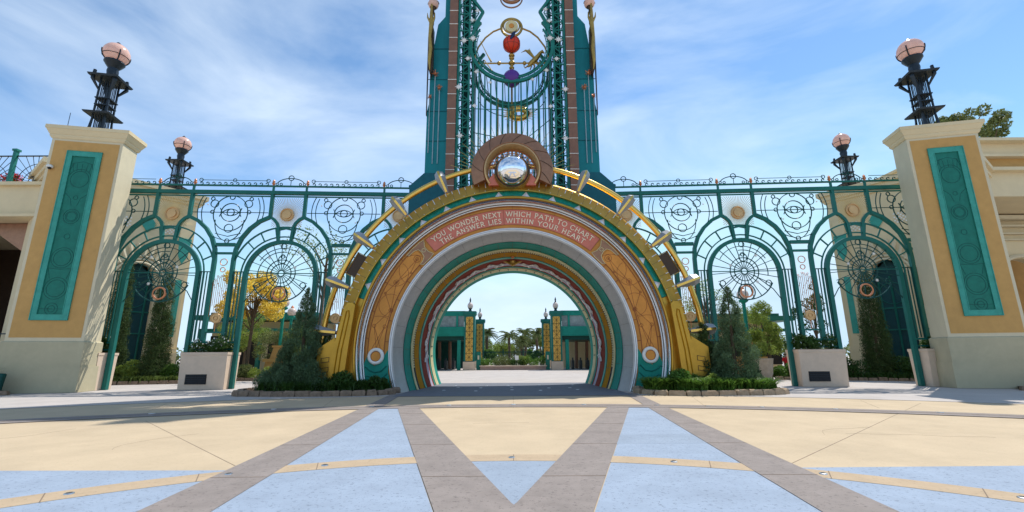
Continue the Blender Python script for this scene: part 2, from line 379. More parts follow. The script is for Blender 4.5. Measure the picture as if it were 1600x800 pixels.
for k in range(15):
    x = (k % 5 - 2) * 1.55 + random.uniform(-.3, .3); y = 22.3 + (k // 5) * 1.9 + random.uniform(-.5, .5)
    c = o.copy(); col.objects.link(c); c.location = (x, y, .017)
    tag(c, 'small white stud in the shade-darkened paving under the portal', 'ground stud', 'white studs under the portal')

# ================================================================ PORTAL ARCH
ZC = 2.0
arch = thing('entrance_portal', 'huge round gold and ochre portal arch with mirror ball and engraved motto', 'archway', (0, 22, 0))
def ring(name, prof, m, a0=-117, a1=117, n=128, sm=35, parent=None):
    return MB().ring(prof, ZC, a0, a1, n).build(name, m, parent or arch, smooth=sm)
def pol(a, r, y): return (r * math.sin(R_(a)), y, ZC + r * math.cos(R_(a)))
ring('arch_shell', [(5.62, 21.95), (7.98, 21.95), (7.98, 28.1), (5.4, 28.1)], 'oldgold')
ring('gold_band', [(8.50, 21.76), (7.78, 21.22), (7.74, 21.22), (7.74, 21.75), (8.0, 22.4), (8.50, 22.2)], 'gold')
ring('teal_channel', [(7.74, 21.36), (7.42, 21.30), (7.42, 21.7), (7.74, 21.7)], 'tealjewel', -72, 72)
ring('gold_channel', [(7.739, 21.352), (7.421, 21.302), (7.421, 21.7), (7.739, 21.7)], 'gold', -117, -72.2, 30)
ring('gold_channel', [(7.739, 21.352), (7.421, 21.302), (7.421, 21.7), (7.739, 21.7)], 'gold', 72.2, 117, 30)
for k in range(-7, 7):
    a = 5.15 + 10.3 * k
    b = MB(); y = 21.24
    A, B_, C_ = pol(a - 1.9, 7.41, y + .05), pol(a + 1.9, 7.41, y + .05), pol(a, 7.73, y + .09)
    D, E_, F_ = pol(a - 1.9, 7.41, y + .3), pol(a + 1.9, 7.41, y + .3), pol(a, 7.73, y + .3)
    T = pol(a, 7.41, y - .05)
    b.add([A, B_, C_, D, E_, F_, T], [(0, 6, 2), (6, 1, 2), (3, 5, 4), (0, 2, 5, 3), (2, 1, 4, 5), (0, 3, 4, 1, 6)])
    b.build('silver_spike', 'silver', arch)
ring('gold_lip', [(7.42, 21.16), (7.38, 21.12), (7.31, 21.12), (7.29, 21.2), (7.29, 21.7), (7.42, 21.7)], 'gold')
ring('silver_moulding', [(7.29, 21.22), (7.275, 21.20), (7.23, 21.25), (7.20, 21.33), (7.185, 21.45), (7.18, 21.6), (7.18, 21.9), (7.29, 21.9)], 'steel')
def torus(name, r, y, t, m, a0=-117, a1=117, n=128):
    return MB().tube([pol(a0 + (a1 - a0) * i / n, r, y) for i in range(n + 1)], t, 8).build(name, m, arch, smooth=60)
torus('silver_bead', 7.175, 21.56, .048, 'silver')
torus('silver_bead', 7.09, 21.64, .036, 'silver')
ring('ochre_border', [(7.10, 21.735), (7.08, 21.72), (5.90, 21.72), (5.86, 21.735), (5.86, 21.96), (7.10, 21.96)], 'ochre_dark')
for s in (-1, 1):
    ring('ochre_panel', [(6.88, 21.70), (6.12, 21.70), (6.12, 21.74), (6.88, 21.74)], 'ochre', s * 45, s * 96, 40)
torus('silver_bead', 5.87, 21.68, .042, 'silver'); torus('silver_bead', 5.78, 21.63, .042, 'silver')
ring('grey_band', [(5.80, 21.66), (5.74, 21.60), (5.68, 21.62), (5.38, 22.35), (5.38, 22.6), (5.80, 22.3)], 'greyband')
ring('teal_inner_band', [(5.37, 22.42), (5.34, 22.40), (5.20, 23.1), (5.20, 23.35), (5.37, 23.35)], 'tealbright')
ring('rope_moulding', [(5.19, 23.14), (5.15, 23.10), (5.11, 23.16), (5.11, 23.3), (5.19, 23.5)], 'creambead')
b = MB()
for i in range(150):
    a = -100 + 200 * i / 149; b.ball(pol(a, 5.12, 23.42), .055, 6, 4)
b.build('bead_row', 'creambead', arch, smooth=60)
ring('dark_reveal', [(5.16, 23.5), (5.13, 23.5), (5.10, 23.62), (5.16, 23.62)], 'black')
ring('mustard_band', [(5.18, 23.66), (5.12, 23.62), (5.03, 24.35), (5.05, 24.5), (5.2, 24.5)], 'mustard')
ring('pale_green_band', [(5.06, 24.52), (5.01, 24.50), (5.0, 24.85), (5.08, 24.85)], 'panelframe')
ring('oxblood_band', [(5.08, 24.9), (4.99, 24.88), (4.90, 26.5), (5.08, 26.5)], 'redband')
ring('lilac_band', [(4.985, 25.8), (4.935, 25.8), (4.905, 26.25), (4.95, 26.25)], 'lilac')
b = MB(); random.seed(3)
for s in (-1, 1):
    pts = []
    for i in range(90):
        a = s * (6 + 92 * i / 89); y = 25.75 + .28 * math.sin(i * .55); pts.append(pol(a, 4.90 + (26.5 - y) * .04 - .03, y))
    b.tube(pts, .045, 5)
    for i in range(0, 88, 4):
        a = s * (6 + 92 * i / 89); y = 25.75 + .28 * math.sin(i * .55); d = 1 if (i // 4) % 2 else -1
        b.tube([pol(a, 4.90, y), pol(a + s * 1.5, 4.89, y + d * .25), pol(a + s * 3.2, 4.89, y + d * .12)], [.05, .06, .02], 5)
b.build('vine_ornament', 'white', arch, smooth=60)
ring('green_fillet', [(4.96, 26.55), (4.88, 26.52), (4.87, 26.75), (4.98, 26.75)], 'tealbright')
ring('dark_reveal', [(5.0, 26.76), (4.93, 26.76), (4.92, 26.9), (5.0, 26.9)], 'irongreen')
ring('cream_fillet', [(4.95, 26.95), (4.86, 26.92), (4.84, 27.15), (4.95, 27.15)], 'creambead')
ring('cream_fillet', [(4.95, 27.30), (4.85, 27.26), (4.82, 27.5), (4.95, 27.5)], 'creambead')
ring('dark_reveal', [(5.0, 27.15), (4.91, 27.16), (4.91, 27.25), (5.0, 27.28)], 'irongreen')
ring('green_fillet', [(4.98, 27.56), (4.84, 27.54), (4.78, 28.0), (4.78, 28.15), (4.98, 28.15)], 'tealbright')
ring('tunnel_lining', [(5.42, 22.3), (5.185, 23.5), (5.04, 24.9), (5.0, 28.12), (5.42, 28.12)], 'panelframe')
b = MB()
for i in range(30):
    a = -94 + 188 * i / 29; b.box(pol(a, 4.84, 27.22), (.04, .42, .05))
b.build('cross_straps', 'irongreen', arch)
b = MB(); b.ball((0, 25.3, 6.95), .22, 12, 8); b.tube([(-.5, 25.3, 7.0), (-.2, 25.3, 6.85), (0, 25.3, 6.82), (.2, 25.3, 6.85), (.5, 25.3, 7.0)], .08, 6); b.tube([(-.32, 25.3, 6.9), (0, 25.2, 6.7), (.32, 25.3, 6.9)], .06, 6)
b.build('keystone_ornament', 'oldgold', arch, smooth=50)
MB().ball((0, 24.4, 7.03), .11, 10, 8).build('keystone_stud', 'copper', arch, smooth=60)
# ticks on the gold band
b = MB()
for i in range(-44, 45):
    a = i * 2.4
    if abs(a) > 104 or abs(a) < 1: continue
    lng = i % 4 == 0; r0, r1 = (8.08, 8.47) if lng else (8.26, 8.47)
    f = lambda r: 21.22 + (r - 7.78) / .72 * .54 - .008
    b.bar(pol(a, r0, f(r0)), pol(a, r1, f(r1)), .016)
b.build('tick_marks', 'silver', arch)
b = MB()
for i in range(-22, 22):
    a = i * 4.8 + 2.4; f = lambda r: 21.22 + (r - 7.78) / .72 * .54
    b.bar(pol(a, 7.80, f(7.80) - .004), pol(a, 8.46, f(8.46) - .004), .006)
b.build('plate_seams', 'brownplate', arch)
# outer pipe and finials
def pipept(a, y=21.9):
    return (9.17 * math.sin(R_(a)), y, 2.2 + 9.17 * math.cos(R_(a)) - 0)
pts = [pipept(a) for a in np.arange(-88, 88.1, 2)]
pts = [(-9.45, 21.9, -.1), (-9.35, 21.9, 1.2)] + pts + [(9.35, 21.9, 1.2), (9.45, 21.9, -.1)]
MB().tube(pts, .135, 12).build('gold_pipe', 'goldrod', arch, smooth=50)
b = MB()
for s in (-1, 1):
    b.tube([(s * 9.30, 21.82, 0), (s * 9.25, 21.8, 2.5), pipept(s * 80, 21.8), pipept(s * 70, 21.78)], .05, 6)
b.build('gold_hose', 'gold', arch, smooth=50)
for a in (-84.9, -70, -54.6, -39.1, -23.3, 23.3, 39.1, 54.6, 70, 84.9):
    X = Matrix.Translation(pol(a, 8.42, 21.78)) @ Matrix.Rotation(R_(a), 4, 'Y')
    b = MB(X=X); prof = [(0, .07), (.25, .12), (1.0, .285), (1.28, .22), (1.42, .03)]
    n = 4; vs = []; fs = []
    for z, r in prof:
        for k in range(n):
            q = math.pi / 2 * k; vs.append((r * math.cos(q) * 1.0, r * math.sin(q) * 1.0, z))
    for i in range(len(prof) - 1):
        for k in range(4): l = (k + 1) % 4; fs.append((i * 4 + k, i * 4 + l, i * 4 + 4 + l, i * 4 + 4 + k))
    fs += [(0, 1, 2, 3), (16, 17, 18, 19)]
    b.add(vs, fs); f = b.build('finial', 'finialgrey', arch)
    b = MB(X=X)
    for k in (1, 3):
        q = math.pi / 2 * k; m_ = []
        for z, r in ((.12, .09), (.25, .125), (1.0, .29), (1.26, .23)): m_.append((r * math.cos(q), r * math.sin(q), z))
        b.path(m_, .055)
    b.build('gold_ridge', 'goldrod', f)
    b = MB(X=X); b.frustum((0, 0, -.15), (.34, .34), (.14, .14), .22); b.build('socket', 'goldrod', f)
for s in (-1, 1):
    X = Matrix.Translation(pol(s * 62.3, 8.80, 22.05)) @ Matrix.Rotation(R_(s * 62.3), 4, 'Y')
    b = MB(X=X); b.box((0, 0, 0), (1.15, .12, .55)); p_ = b.build('side_plate', 'brownplate', arch)
    b = MB(X=X); b.path([(-.6, 0, -.3), (.6, 0, -.3), (.6, 0, .3), (-.6, 0, .3)], .035, True); b.build('plate_frame', 'oldgold', p_)
# foot plates
for s in (-1, 1):
    q = [(7.42, 4.0), (7.56, 4.12), (7.78, 4.1), (7.92, 3.9), (8.32, 1.9), (8.50, 0), (7.75, 0), (7.62, 1.9)]
    f = MB(sx=s).prism(q, 21.05, 21.6).build('foot_plate', 'gold', arch)
    MB(sx=s).path([(7.70, 21.03, 3.75), (7.80, 21.03, 3.7), (8.08, 21.03, 1.9), (8.22, 21.03, .2), (8.02, 21.03, .2), (7.90, 21.03, 1.9), (7.66, 21.03, 3.5)], .018, True).build('slot_moulding', 'mustard', f)
    q = [(8.30, 2.5), (9.05, 2.0), (9.12, 0), (8.3, 0)]
    f = MB(sx=s).prism(q, 21.2, 22.1).build('foot_block', 'gold', arch)
    b = MB(sx=s)
    for z in (1.6, 1.15, .7): b.path([(8.50, 21.19, z), (8.85, 21.19, z - .05), (8.85, 21.19, z - .25), (8.50, 21.19, z - .2)], .014, True)
    b.build('slot_moulding', 'brownplate', f)
    b = MB(sx=s); b.prism([(7.95, 3.0), (8.50, 2.2), (8.8, 2.1), (8.9, 0), (8.0, 0)], 22.05, 22.9); b.build('foot_back', 'black', arch)
# wave foot + roundel
for s in (-1, 1):
    pl = [pol(96, 7.08, 0), pol(93, 6.9, 0), pol(97, 6.6, 0), pol(96, 6.3, 0), pol(91, 5.95, 0), pol(90.8, 5.87, 0)]
    q = [(p[0], p[2]) for p in pl] + [(5.87, .9), (5.6, -.1), (6.9, -.1), (7.05, .7)]
    f = MB(sx=s).prism(q, 21.66, 21.80).build('wave_panel', 'tealbright', arch)
    b = MB(sx=s)
    b.tube([(5.95, 21.65, 1.2), (6.2, 21.65, .95), (6.5, 21.65, .90), (6.75, 21.65, 1.0), (6.9, 21.65, 1.15), (7.05, 21.65, 1.1)], .03, 6)
    b.tube([(5.9, 21.65, .85), (6.15, 21.65, .62), (6.5, 21.65, .6), (6.8, 21.65, .75), (7.0, 21.65, .7)], .02, 6)
    b.build('wave_line', 'teal', f, smooth=60)
    c = pol(93.2, 6.48, 21.62)
    r_ = MB(sx=s).tube(circ(c, .31, 32), .085, 8, closed=True).build('roundel_ring', 'white', arch, smooth=60)
    b = MB(sx=s); b.prism([(c[0] + .25 * math.cos(R_(k * 15)), c[2] + .25 * math.sin(R_(k * 15))) for k in range(24)], 21.60, 21.68); b.build('roundel_disc', 'ochre', r_)
    MB(sx=s).tube(circ((c[0], 21.59, c[2]), .235, 28), .018, 6, closed=True).build('roundel_rim', 'engr', r_)
# plaque + lettering
ring('text_plaque', [(6.88, 21.695), (6.09, 21.695), (6.09, 21.74), (6.88, 21.74)], 'pink', -39.4, 39.4, 64)
b = MB()
for r in (6.885, 6.085): b.path([pol(a, r, 21.69) for a in np.arange(-39.4, 39.5, 1.97)], .009)
b.bar(pol(-3.9, 6.09, 21.69), pol(-3.9, 6.88, 21.69), .009)
for s in (-1, 1): b.bar(pol(s * 39.4, 6.09, 21.69), pol(s * 39.4, 6.88, 21.69), .009)
b.build('plaque_edge', 'engr', arch)
S = .05
GL = {
 'A': (.86, [[(0, 0), (.43, 1)], [(.43, 1), (.86, 0)], [(.18, .36), (.68, .36)]]),
 'C': (.84, [[(.80, .80), (.62, .96), (.42, 1), (.18, .88), (.03, .62), (.03, .38), (.18, .12), (.42, 0), (.62, .04), (.80, .20)]]),
 'D': (.86, [[(.12, 0), (.12, 1)], [(.0, 1), (.40, 1), (.68, .86), (.82, .62), (.82, .38), (.68, .14), (.40, 0), (0, 0)]]),
 'E': (.62, [[(.12, 0), (.12, 1)], [(0, 1), (.58, 1), (.58, .9)], [(.12, .52), (.46, .52)], [(0, 0), (.60, 0), (.60, .1)]]),
 'H': (.86, [[(.12, 0), (.12, 1)], [(.74, 0), (.74, 1)], [(.12, .52), (.74, .52)]]),
 'I': (.24, [[(.12, 0), (.12, 1)]]),
 'L': (.60, [[(.12, 0), (.12, 1)], [(0, 0), (.58, 0), (.58, .1)]]),
 'N': (.88, [[(.12, 0), (.12, 1)], [(.12, 1), (.76, 0)], [(.76, 0), (.76, 1)]]),
 'O': (.96, [[(.48, 1), (.22, .92), (.05, .7), (.02, .5), (.05, .3), (.22, .08), (.48, 0), (.74, .08), (.91, .3), (.94, .5), (.91, .7), (.74, .92), (.48, 1)]]),
 'P': (.64, [[(.12, 0), (.12, 1)], [(0, 1), (.36, 1), (.56, .90), (.60, .74), (.54, .56), (.36, .47), (.12, .47)]]),
 'R': (.76, [[(.12, 0), (.12, 1)], [(0, 1), (.36, 1), (.56, .90), (.60, .76), (.54, .58), (.36, .50), (.12, .50)], [(.34, .50), (.76, 0)]]),
 'S': (.58, [[(.52, .86), (.40, .97), (.26, 1), (.10, .92), (.06, .76), (.16, .60), (.42, .44), (.52, .26), (.46, .08), (.28, 0), (.12, .03), (.03, .16)]]),
 'T': (.76, [[(.38, 0), (.38, 1)], [(0, .9), (.02, 1), (.74, 1), (.76, .9)]]),
 'U': (.84, [[(.12, 1), (.12, .32), (.20, .10), (.42, 0), (.62, .08), (.72, .30), (.72, 1)]]),
 'W': (1.18, [[(0, 1), (.30, 0)], [(.30, 0), (.59, 1)], [(.59, 1), (.88, 0)], [(.88, 0), (1.18, 1)]]),
 'X': (.80, [[(.04, 1), (.76, 0)], [(.72, 1), (.04, 0)]]),
 'Y': (.78, [[(.0, 1), (.39, .46)], [(.78, 1), (.39, .46)], [(.39, .46), (.39, 0)]]), ' ': (.42, []),
}
SERIF = {'A': [(0, 0), (.86, 0)], 'H': [(.12, 0), (.12, 1), (.74, 0), (.74, 1)], 'I': [(.12, 0), (.12, 1)], 'N': [(.12, 0), (.12, 1), (.76, 1)], 'P': [(.12, 0)], 'R': [(.12, 0)], 'T': [(.38, 0)],
         'U': [(.12, 1), (.72, 1)], 'W': [(0, 1), (.59, 1), (1.18, 1)], 'X': [(.04, 1), (.72, 1), (.04, 0), (.76, 0)], 'Y': [(0, 1), (.78, 1), (.39, 0)], 'L': [(.12, 1)], 'C': [(.80, .80)], 'S': []}
def lettering(b, text, a0, a1, rb, h):
    tot = sum(GL[c][0] + .16 for c in text) - .16; span = R_(a1 - a0) * (rb + h * .4)
    k = span / (tot * h); x = 0                               # stretch of advance only
    for ch in text:
        wd, st = GL[ch]; am = R_(a0) + (x + wd / 2) * h * k / (rb + h * .4)
        kk = min(k, 1.06)
        def T(p):
            u = (p[0] - wd / 2) * h * kk; v = p[1] * h + rb
            return (u * math.cos(am) + v * math.sin(am), 21.672, ZC - u * math.sin(am) + v * math.cos(am))
        for s_ in st: b.tube([T(p) for p in s_], h * .088, 5)
        for p in SERIF.get(ch, []): b.tube([T((p[0] - .11, p[1])), T((p[0] + .11, p[1]))], h * .05, 5)
        x += wd + .16
b = MB()
lettering(b, 'YOU WONDER NEXT', -37.2, -4.9, 6.52, .245)
lettering(b, 'WHICH PATH TO CHART', -2.8, 37.2, 6.52, .245)
lettering(b, 'THE ANSWER LIES', -34.8, -5.1, 6.17, .235)
lettering(b, 'WITHIN YOUR HEART', -2.9, 34.8, 6.17, .235)
b.build('lettering', 'cream_letter', arch)
# scroll brackets and engraved chart lines
for s in (-1, 1):
    br = MB()
    o1 = [(39.9, 6.92), (42, 6.95), (46, 6.95), (49.5, 6.93), (49.0, 6.82), (46, 6.80), (44.3, 6.70), (44, 6.5), (44.6, 6.25), (46.2, 6.14), (48.5, 6.10), (47.5, 5.98), (43, 5.98), (40.4, 6.05), (41.6, 6.3), (41.6, 6.6), (40.6, 6.78)]
    br.prism([(pol(s * a, r, 0)[0], pol(s * a, r, 0)[2]) for a, r in o1], 21.66, 21.74)
    f = br.build('scroll_bracket', 'bronze', arch)
    b = MB(); b.tube([pol(s * a, r, 21.655) for a, r in o1], .018, 5, closed=True); b.tube(circ(pol(s * 42.8, 6.5, 21.65), .09, 16), .016, 5, closed=True)
    b.build('scroll_outline', 'creambead', f)
    e = MB(); yy = 21.697
    nodes = {1: (47.5, 6.42, .17), 2: (61, 6.52, .13), 3: (73, 6.17, .10), 4: (80.9, 6.74, .08), 5: (80.5, 6.24, .08), 6: (67, 6.75, .05), 7: (54, 6.2, .05)}
    for a, r, q in nodes.values():
        e.tube(circ(pol(s * a, r, yy), q, 18), .011, 4, closed=True)
        if q > .09: e.tube(circ(pol(s * a, r, yy), q * .5, 12), .010, 4, closed=True); e.tube(circ(pol(s * a, r, yy), q * .2, 8), .010, 4, closed=True)
    for i, j in ((1, 7), (7, 2), (1, 2), (2, 6), (6, 3), (3, 5), (3, 4), (2, 3)):
        A, B_ = nodes[i], nodes[j]; e.bar(pol(s * A[0], A[1], yy), pol(s * B_[0], B_[1], yy), .008)
    A = nodes[4]; e.bar(pol(s * A[0], A[1], yy), pol(s * 90, 6.5, yy), .008); e.bar(pol(s * nodes[5][0], nodes[5][1], yy), pol(s * 90, 6.5, yy), .008)
    e.bar(pol(s * 80.5, 6.24, yy), pol(s * 90, 6.7, yy), .008); e.bar(pol(s * 80.9, 6.74, yy), pol(s * 90, 6.3, yy), .008)
    def clipc(a, r, q, lo=6.13, hi=6.87):
        P0 = pol(s * a, r, yy); seg = []
        for k in range(49):
            p = circ(P0, q, 48)[k % 48]; rr = math.hypot(p[0], p[2] - ZC)
            if lo < rr < hi: seg.append(p)
            else:
                if len(seg) > 1: e.path(seg, .008)
                seg = []
        if len(seg) > 1: e.path(seg, .008)
    clipc(71, 6.28, .55); clipc(58, 6.75, .6); clipc(52, 6.15, .75); clipc(84, 6.5, .85)
    for r in (6.885, 6.115): e.path([pol(s * a, r, yy) for a in np.arange(45, 96.1, 1.5)], .014)
    for r0, r1, angs in ((6.885, 7.08, (52, 63, 75.3, 86)), (5.9, 6.115, (49, 58, 67.5, 77.5, 87))):
        for a in angs: e.bar(pol(s * a, r0, 21.715), pol(s * a, r1, 21.715), .014)
    e.build('engraved_chart_lines', 'engr', arch)
b = MB()
for a in (-36, -27, -18, -9, 0, 9, 18, 27, 36): b.bar(pol(a, 6.89, 21.717), pol(a, 7.08, 21.717), .006)
b.path([pol(a, 7.02, 21.718) for a in np.arange(-96, 96.1, 2)], .010)
b.build('border_seams', 'engr', arch)
b = MB()
for k in range(-9, 10):
    a = 5 + 10.5 * k
    b.bar(pol(a, 5.66, 21.635), pol(a, 5.40, 22.295), .003)
for k in range(-12, 13): b.bar(pol(8.2 * k, 5.335, 22.42), pol(8.2 * k, 5.198, 23.08), .007); b.bar(pol(8.2 * k + 3, 5.118, 23.64), pol(8.2 * k + 3, 5.032, 24.33), .007)
b.build('band_seams', 'brownplate', arch)
b = MB()
for k in range(-26, 27):
    a = 4 * k + 2; b.ball(pol(a, 7.83, 21.24), .022, 6, 4); b.ball(pol(a, 5.77, 21.615), .018, 6, 4)
b.build('bolt_heads', 'silver', arch)
# medallion arch
def mring(name, prof, zc, m, a0, a1, n=60, parent=arch, sm=40): return MB().ring(prof, zc, a0, a1, n).build(name, m, parent, smooth=sm)
MZ = 10.92
md = mring('medallion_arch', [(2.12, 21.55), (2.08, 21.45), (1.50, 21.30), (1.42, 21.36), (1.42, 22.0), (2.12, 22.0)], MZ, 'bronze', -112, 112)
mring('medallion_rim', [(1.43, 21.28), (1.36, 21.24), (1.24, 21.42), (1.24, 21.9), (1.43, 21.9)], MZ, 'goldrim', -125, 125, parent=md)
b = MB()
for a in (-96, -72, -48, -24, 0, 24, 48, 72, 96):
    pts = [(r * math.sin(R_(a + (r - 1.5) * 26)), 21.28 + (r - 1.5) * .26, MZ + r * math.cos(R_(a + (r - 1.5) * 26))) for r in np.linspace(1.5, 2.08, 6)]
    b.tube(pts, .012, 4)
b.build('medallion_seams', 'brownplate', md)
b = MB()
for k in range(17):
    a = -80 + 10 * k; b.bar((1.24 * math.sin(R_(a)), 21.7, MZ + 1.24 * math.cos(R_(a))), (.9 * math.sin(R_(a)), 21.7, MZ + .9 * math.cos(R_(a))), .018)
b.path(circ((0, 21.7, MZ), 1.05, 30, -10, 190), .016)
b.path(circ((0, 21.72, MZ), 1.2, 30, -10, 190), .02)
b.build('medallion_lattice', 'copper', md)
b = MB()
for k in range(-7, 8):
    x = k * .15; h = math.sqrt(1.3 ** 2 - x * x); b.bar((x, 22.15, 10.0), (x, 22.15, MZ + h), .014)
for z in np.arange(10.2, 12.1, .22):
    h = math.sqrt(max(0, 1.3 ** 2 - (z - MZ) ** 2)); b.bar((-h, 22.17, z), (h, 22.17, z), .012)
b.build('medallion_grille', 'darkmetal', md)
for s in (-1, 1): MB(sx=s).prism([(.62, 10.05), (1.20, 10.05), (1.20, 10.35), (.95, 10.7), (.80, 10.55)], 21.3, 21.6).build('ball_bracket', 'pink', md)
MB().ball((0, 21.05, 10.70), .80, 48, 28).build('mirror_ball', 'mirror', arch, smooth=180)
MB().tube(circ((0, 21.12, 10.70), .83, 48), .075, 10, closed=True).build('ball_bezel', 'brownplate', arch, smooth=60)
b = MB(); b.ring([(.93, 21.25), (.85, 21.0), (.80, 21.2), (.80, 21.6), (.93, 21.6)], 10.68, 95, 265, 40); b.build('ball_cradle', 'oldgold', arch, smooth=40)
b = MB()
for k in range(41):
    a = -78 + 3.9 * k; r1 = 3.1 + (.5 if k % 2 else 0); b.tube([(1.9 * math.sin(R_(a)), 23.2, MZ + 1.9 * math.cos(R_(a))), (r1 * math.sin(R_(a)), 23.2, MZ + .1 + r1 * math.cos(R_(a)))], [.022, .008], 5)
b.build('sunburst_rods', 'goldrod', arch)
b = MB(); b.box((0, 22.3, 9.6), (4.6, .9, 1.0)); b.build('medallion_base', 'brownplate', arch)

# ================================================================ TOWER
tw = thing('lattice_tower', 'tall teal and blue metal tower with star-studded trusses rising behind the portal', 'tower', (0, 26.5, 8.5))
TOP = 35.0
for s in (-1, 1):
    p = MB(sx=s)
    p.prism([(3.6, 8.3), (6.1, 8.3), (6.1, 11.5), (5.27, 12.3), (3.6, 12.3)], 25.0, 27.8)
    pb = p.build('pylon_base', 'pylon_dark', tw)
    py = MB(sx=s).prism([(3.6, 12.3), (5.25, 12.3), (5.25, 16.4), (5.15, 16.9), (5.15, 19.6), (4.75, 22.6), (4.3, 23.2), (4.3, TOP - 2), (3.6, TOP)], 25.05, 27.7).build('pylon', 'pylon', tw)
    b = MB(sx=s)
    for z in (12.3, 14.4, 16.4, 18.6, 20.8): b.box((4.6, 25.03, z), (1.28, .03, .03))
    b.build('panel_seams', 'pylon_dark', py)
    # stems with dandelion stars
    for x, z0, z1, r in ((4.80, 12.9, 18.9, .24), (4.50, 11.9 + 1, 17.9, .22), (5.08, 13.6, 17.3, .17)):
        st = MB(sx=s).tube([(x, 24.98, z0), (x, 24.93, z1)], .03, 6).build('star_stem', 'rope', tw)
        q = MB(sx=s); q.ball((x, 24.85, z1), r * .45, 8, 6)
        for k in range(22):
            d = Vector((random.gauss(0, 1), random.gauss(0, 1), random.gauss(0, 1))).normalized(); c = Vector((x, 24.85, z1))
            q.tube([c, c + d * r], [.03, .006], 4)
        q.build('dandelion_star', 'copper', st)
    # pendants: lamp, gold figurehead, dark backing
    b = MB(sx=s); b.prism([(4.92, 19.2), (5.05, 18.6), (5.22, 19.2), (5.24, 22.0), (5.12, 22.7), (4.95, 22.0)], 24.55, 25.0); pd = b.build('pendant_backing', 'brownplate', tw)
    b = MB(sx=s)
    b.tube([(5.06, 24.5, 18.9), (5.10, 24.42, 19.5), (5.04, 24.38, 20.3), (5.12, 24.36, 21.2), (5.04, 24.36, 22.1), (5.08, 24.36, 22.9), (5.08, 24.4, 24.0)], [.02, .10, .12, .10, .16, .10, .04], 8)
    b.tube([(4.98, 24.36, 22.2), (4.86, 24.3, 22.5), (4.84, 24.3, 22.85)], [.09, .06, .015], 6); b.tube([(5.12, 24.36, 22.2), (5.28, 24.3, 22.5), (5.32, 24.3, 22.85)], [.09, .06, .015], 6)
    b.build('pendant_gilding', 'oldgold', pd, smooth=50)
    b = MB(sx=s); b.prism([(5.22, 16.0), (5.26, 16.0), (5.32, 21.5), (5.24, 21.5)], 24.8, 24.95); b.build('edge_blade', 'brownplate', tw)
    l = MB(sx=s).ball((5.02, 24.6, 23.75), .34, 18, 12).build('pylon_lamp_globe', 'glasspink', tw, smooth=180)
    b = MB(sx=s); b.lathe([(.04, -.48), (.16, -.32), (.22, -.26), (.18, -.22)], (5.02, 24.6, 23.75), 12)
    b.tube(circ((5.02, 24.6, 23.75), .36, 20, 0, 180), .02, 5); b.box((5.02, 24.8, 23.3), (.1, .5, .1)); b.lathe([(.06, .3), (.12, .38), (.03, .55)], (5.02, 24.6, 23.75), 10)
    b.build('lamp_cradle', 'brownplate', l)
    # pilaster
    pl = MB(sx=s).prism([(3.44, 8.6), (3.96, 8.6), (3.96, TOP - 3), (3.44, TOP - 3)], 24.75, 25.3).build('pilaster', 'brownp', tw)
    b = MB(sx=s); z = 9.4
    while z < TOP - 3: b.box((3.70, 24.75, z), (.54, .06, .035)); z += 1.0
    b.build('pilaster_joints', 'white', pl)
    # trusses front and back
    for yy, nm in ((24.9, 'truss'), (27.2, 'truss')):
        b = MB(sx=s)
        for x in (2.68, 3.02, 3.36): b.bar((x, yy, 8.8), (x, yy, TOP - 2), .06 if x != 3.02 else .022)
        z = 9.0; k = 0
        while z < TOP - 2.6:
            b.bar((2.68, yy, z), (3.36, yy, z), .036)
            if k % 2: b.bar((2.68, yy, z), (3.36, yy, z + .62), .024)
            else: b.bar((3.36, yy, z), (2.68, yy, z + .62), .024)
            b.bar((3.02, yy, z), (3.36 if k % 2 else 2.68, yy, z + .31), .014)
            z += .62; k += 1
        b.build(nm, 'teal', tw)
    b = MB(sx=s); z = 9.3
    for x in (2.5,):
        b.bar((x, 25.9, 8.8), (x, 25.9, TOP - 3), .09)
    b.box((3.02, 26.6, 20.5), (.44, .06, 24.4)); b.box((2.52, 26.7, 20.5), (.05, 1.6, 23.4))
    while z < TOP - 3:
        for x in (2.68, 3.36): b.bar((x, 24.9, z), (x, 27.2, z + .3), .02)
        z += 1.24
    b.build('truss_braces', 'irongreen', tw)
    # basket front & back rails
    ZB = 20.95
    for yy, R0 in ((24.9, 2.60), (27.95, 2.55)):
        b = MB(sx=s)
        b.path([(R0 * math.sin(R_(a)), yy, ZB - R0 * math.cos(R_(a))) for a in np.arange(0, 131, 5)], .095)
        b.path([((R0 - .26) * math.sin(R_(a)), yy, ZB - (R0 - .26) * math.cos(R_(a))) for a in np.arange(0, 121, 5)], .048)
        b.path([((R0 - .38) * math.sin(R_(a)), yy + .02, ZB - (R0 - .38) * math.cos(R_(a))) for a in np.arange(0, 115, 5)], .025)
        for a in range(5, 120, 10): b.bar((R0 * math.sin(R_(a)), yy, ZB - R0 * math.cos(R_(a))), ((R0 - .38) * math.sin(R_(a + 2)), yy, ZB - (R0 - .38) * math.cos(R_(a + 2))), .02)
        if yy < 26:
            b.path([(2.0, yy, 22.62), (2.55, yy, 23.0), (1.84, yy, 23.45)], .06) if False else None
            b.path([(2.62, yy, 24.55), (1.84, yy, 23.4), (2.42, yy, 22.2)], .09)
            b.path([(2.62, yy, 24.15), (2.1, yy, 23.35), (2.5, yy, 22.6)], .03)
            b.path([(2.9, yy, 22.6), (2.14, yy, 22.3), (2.30, yy, 21.6)], .035)
            for z in (22.5, 22.9, 23.3, 23.7, 24.1): b.bar((2.66, yy, z), (2.12 + abs(z - 23.35) * .4, yy, z), .015)
        b.build('basket_rail', 'teal', tw)
    b = MB(sx=s)
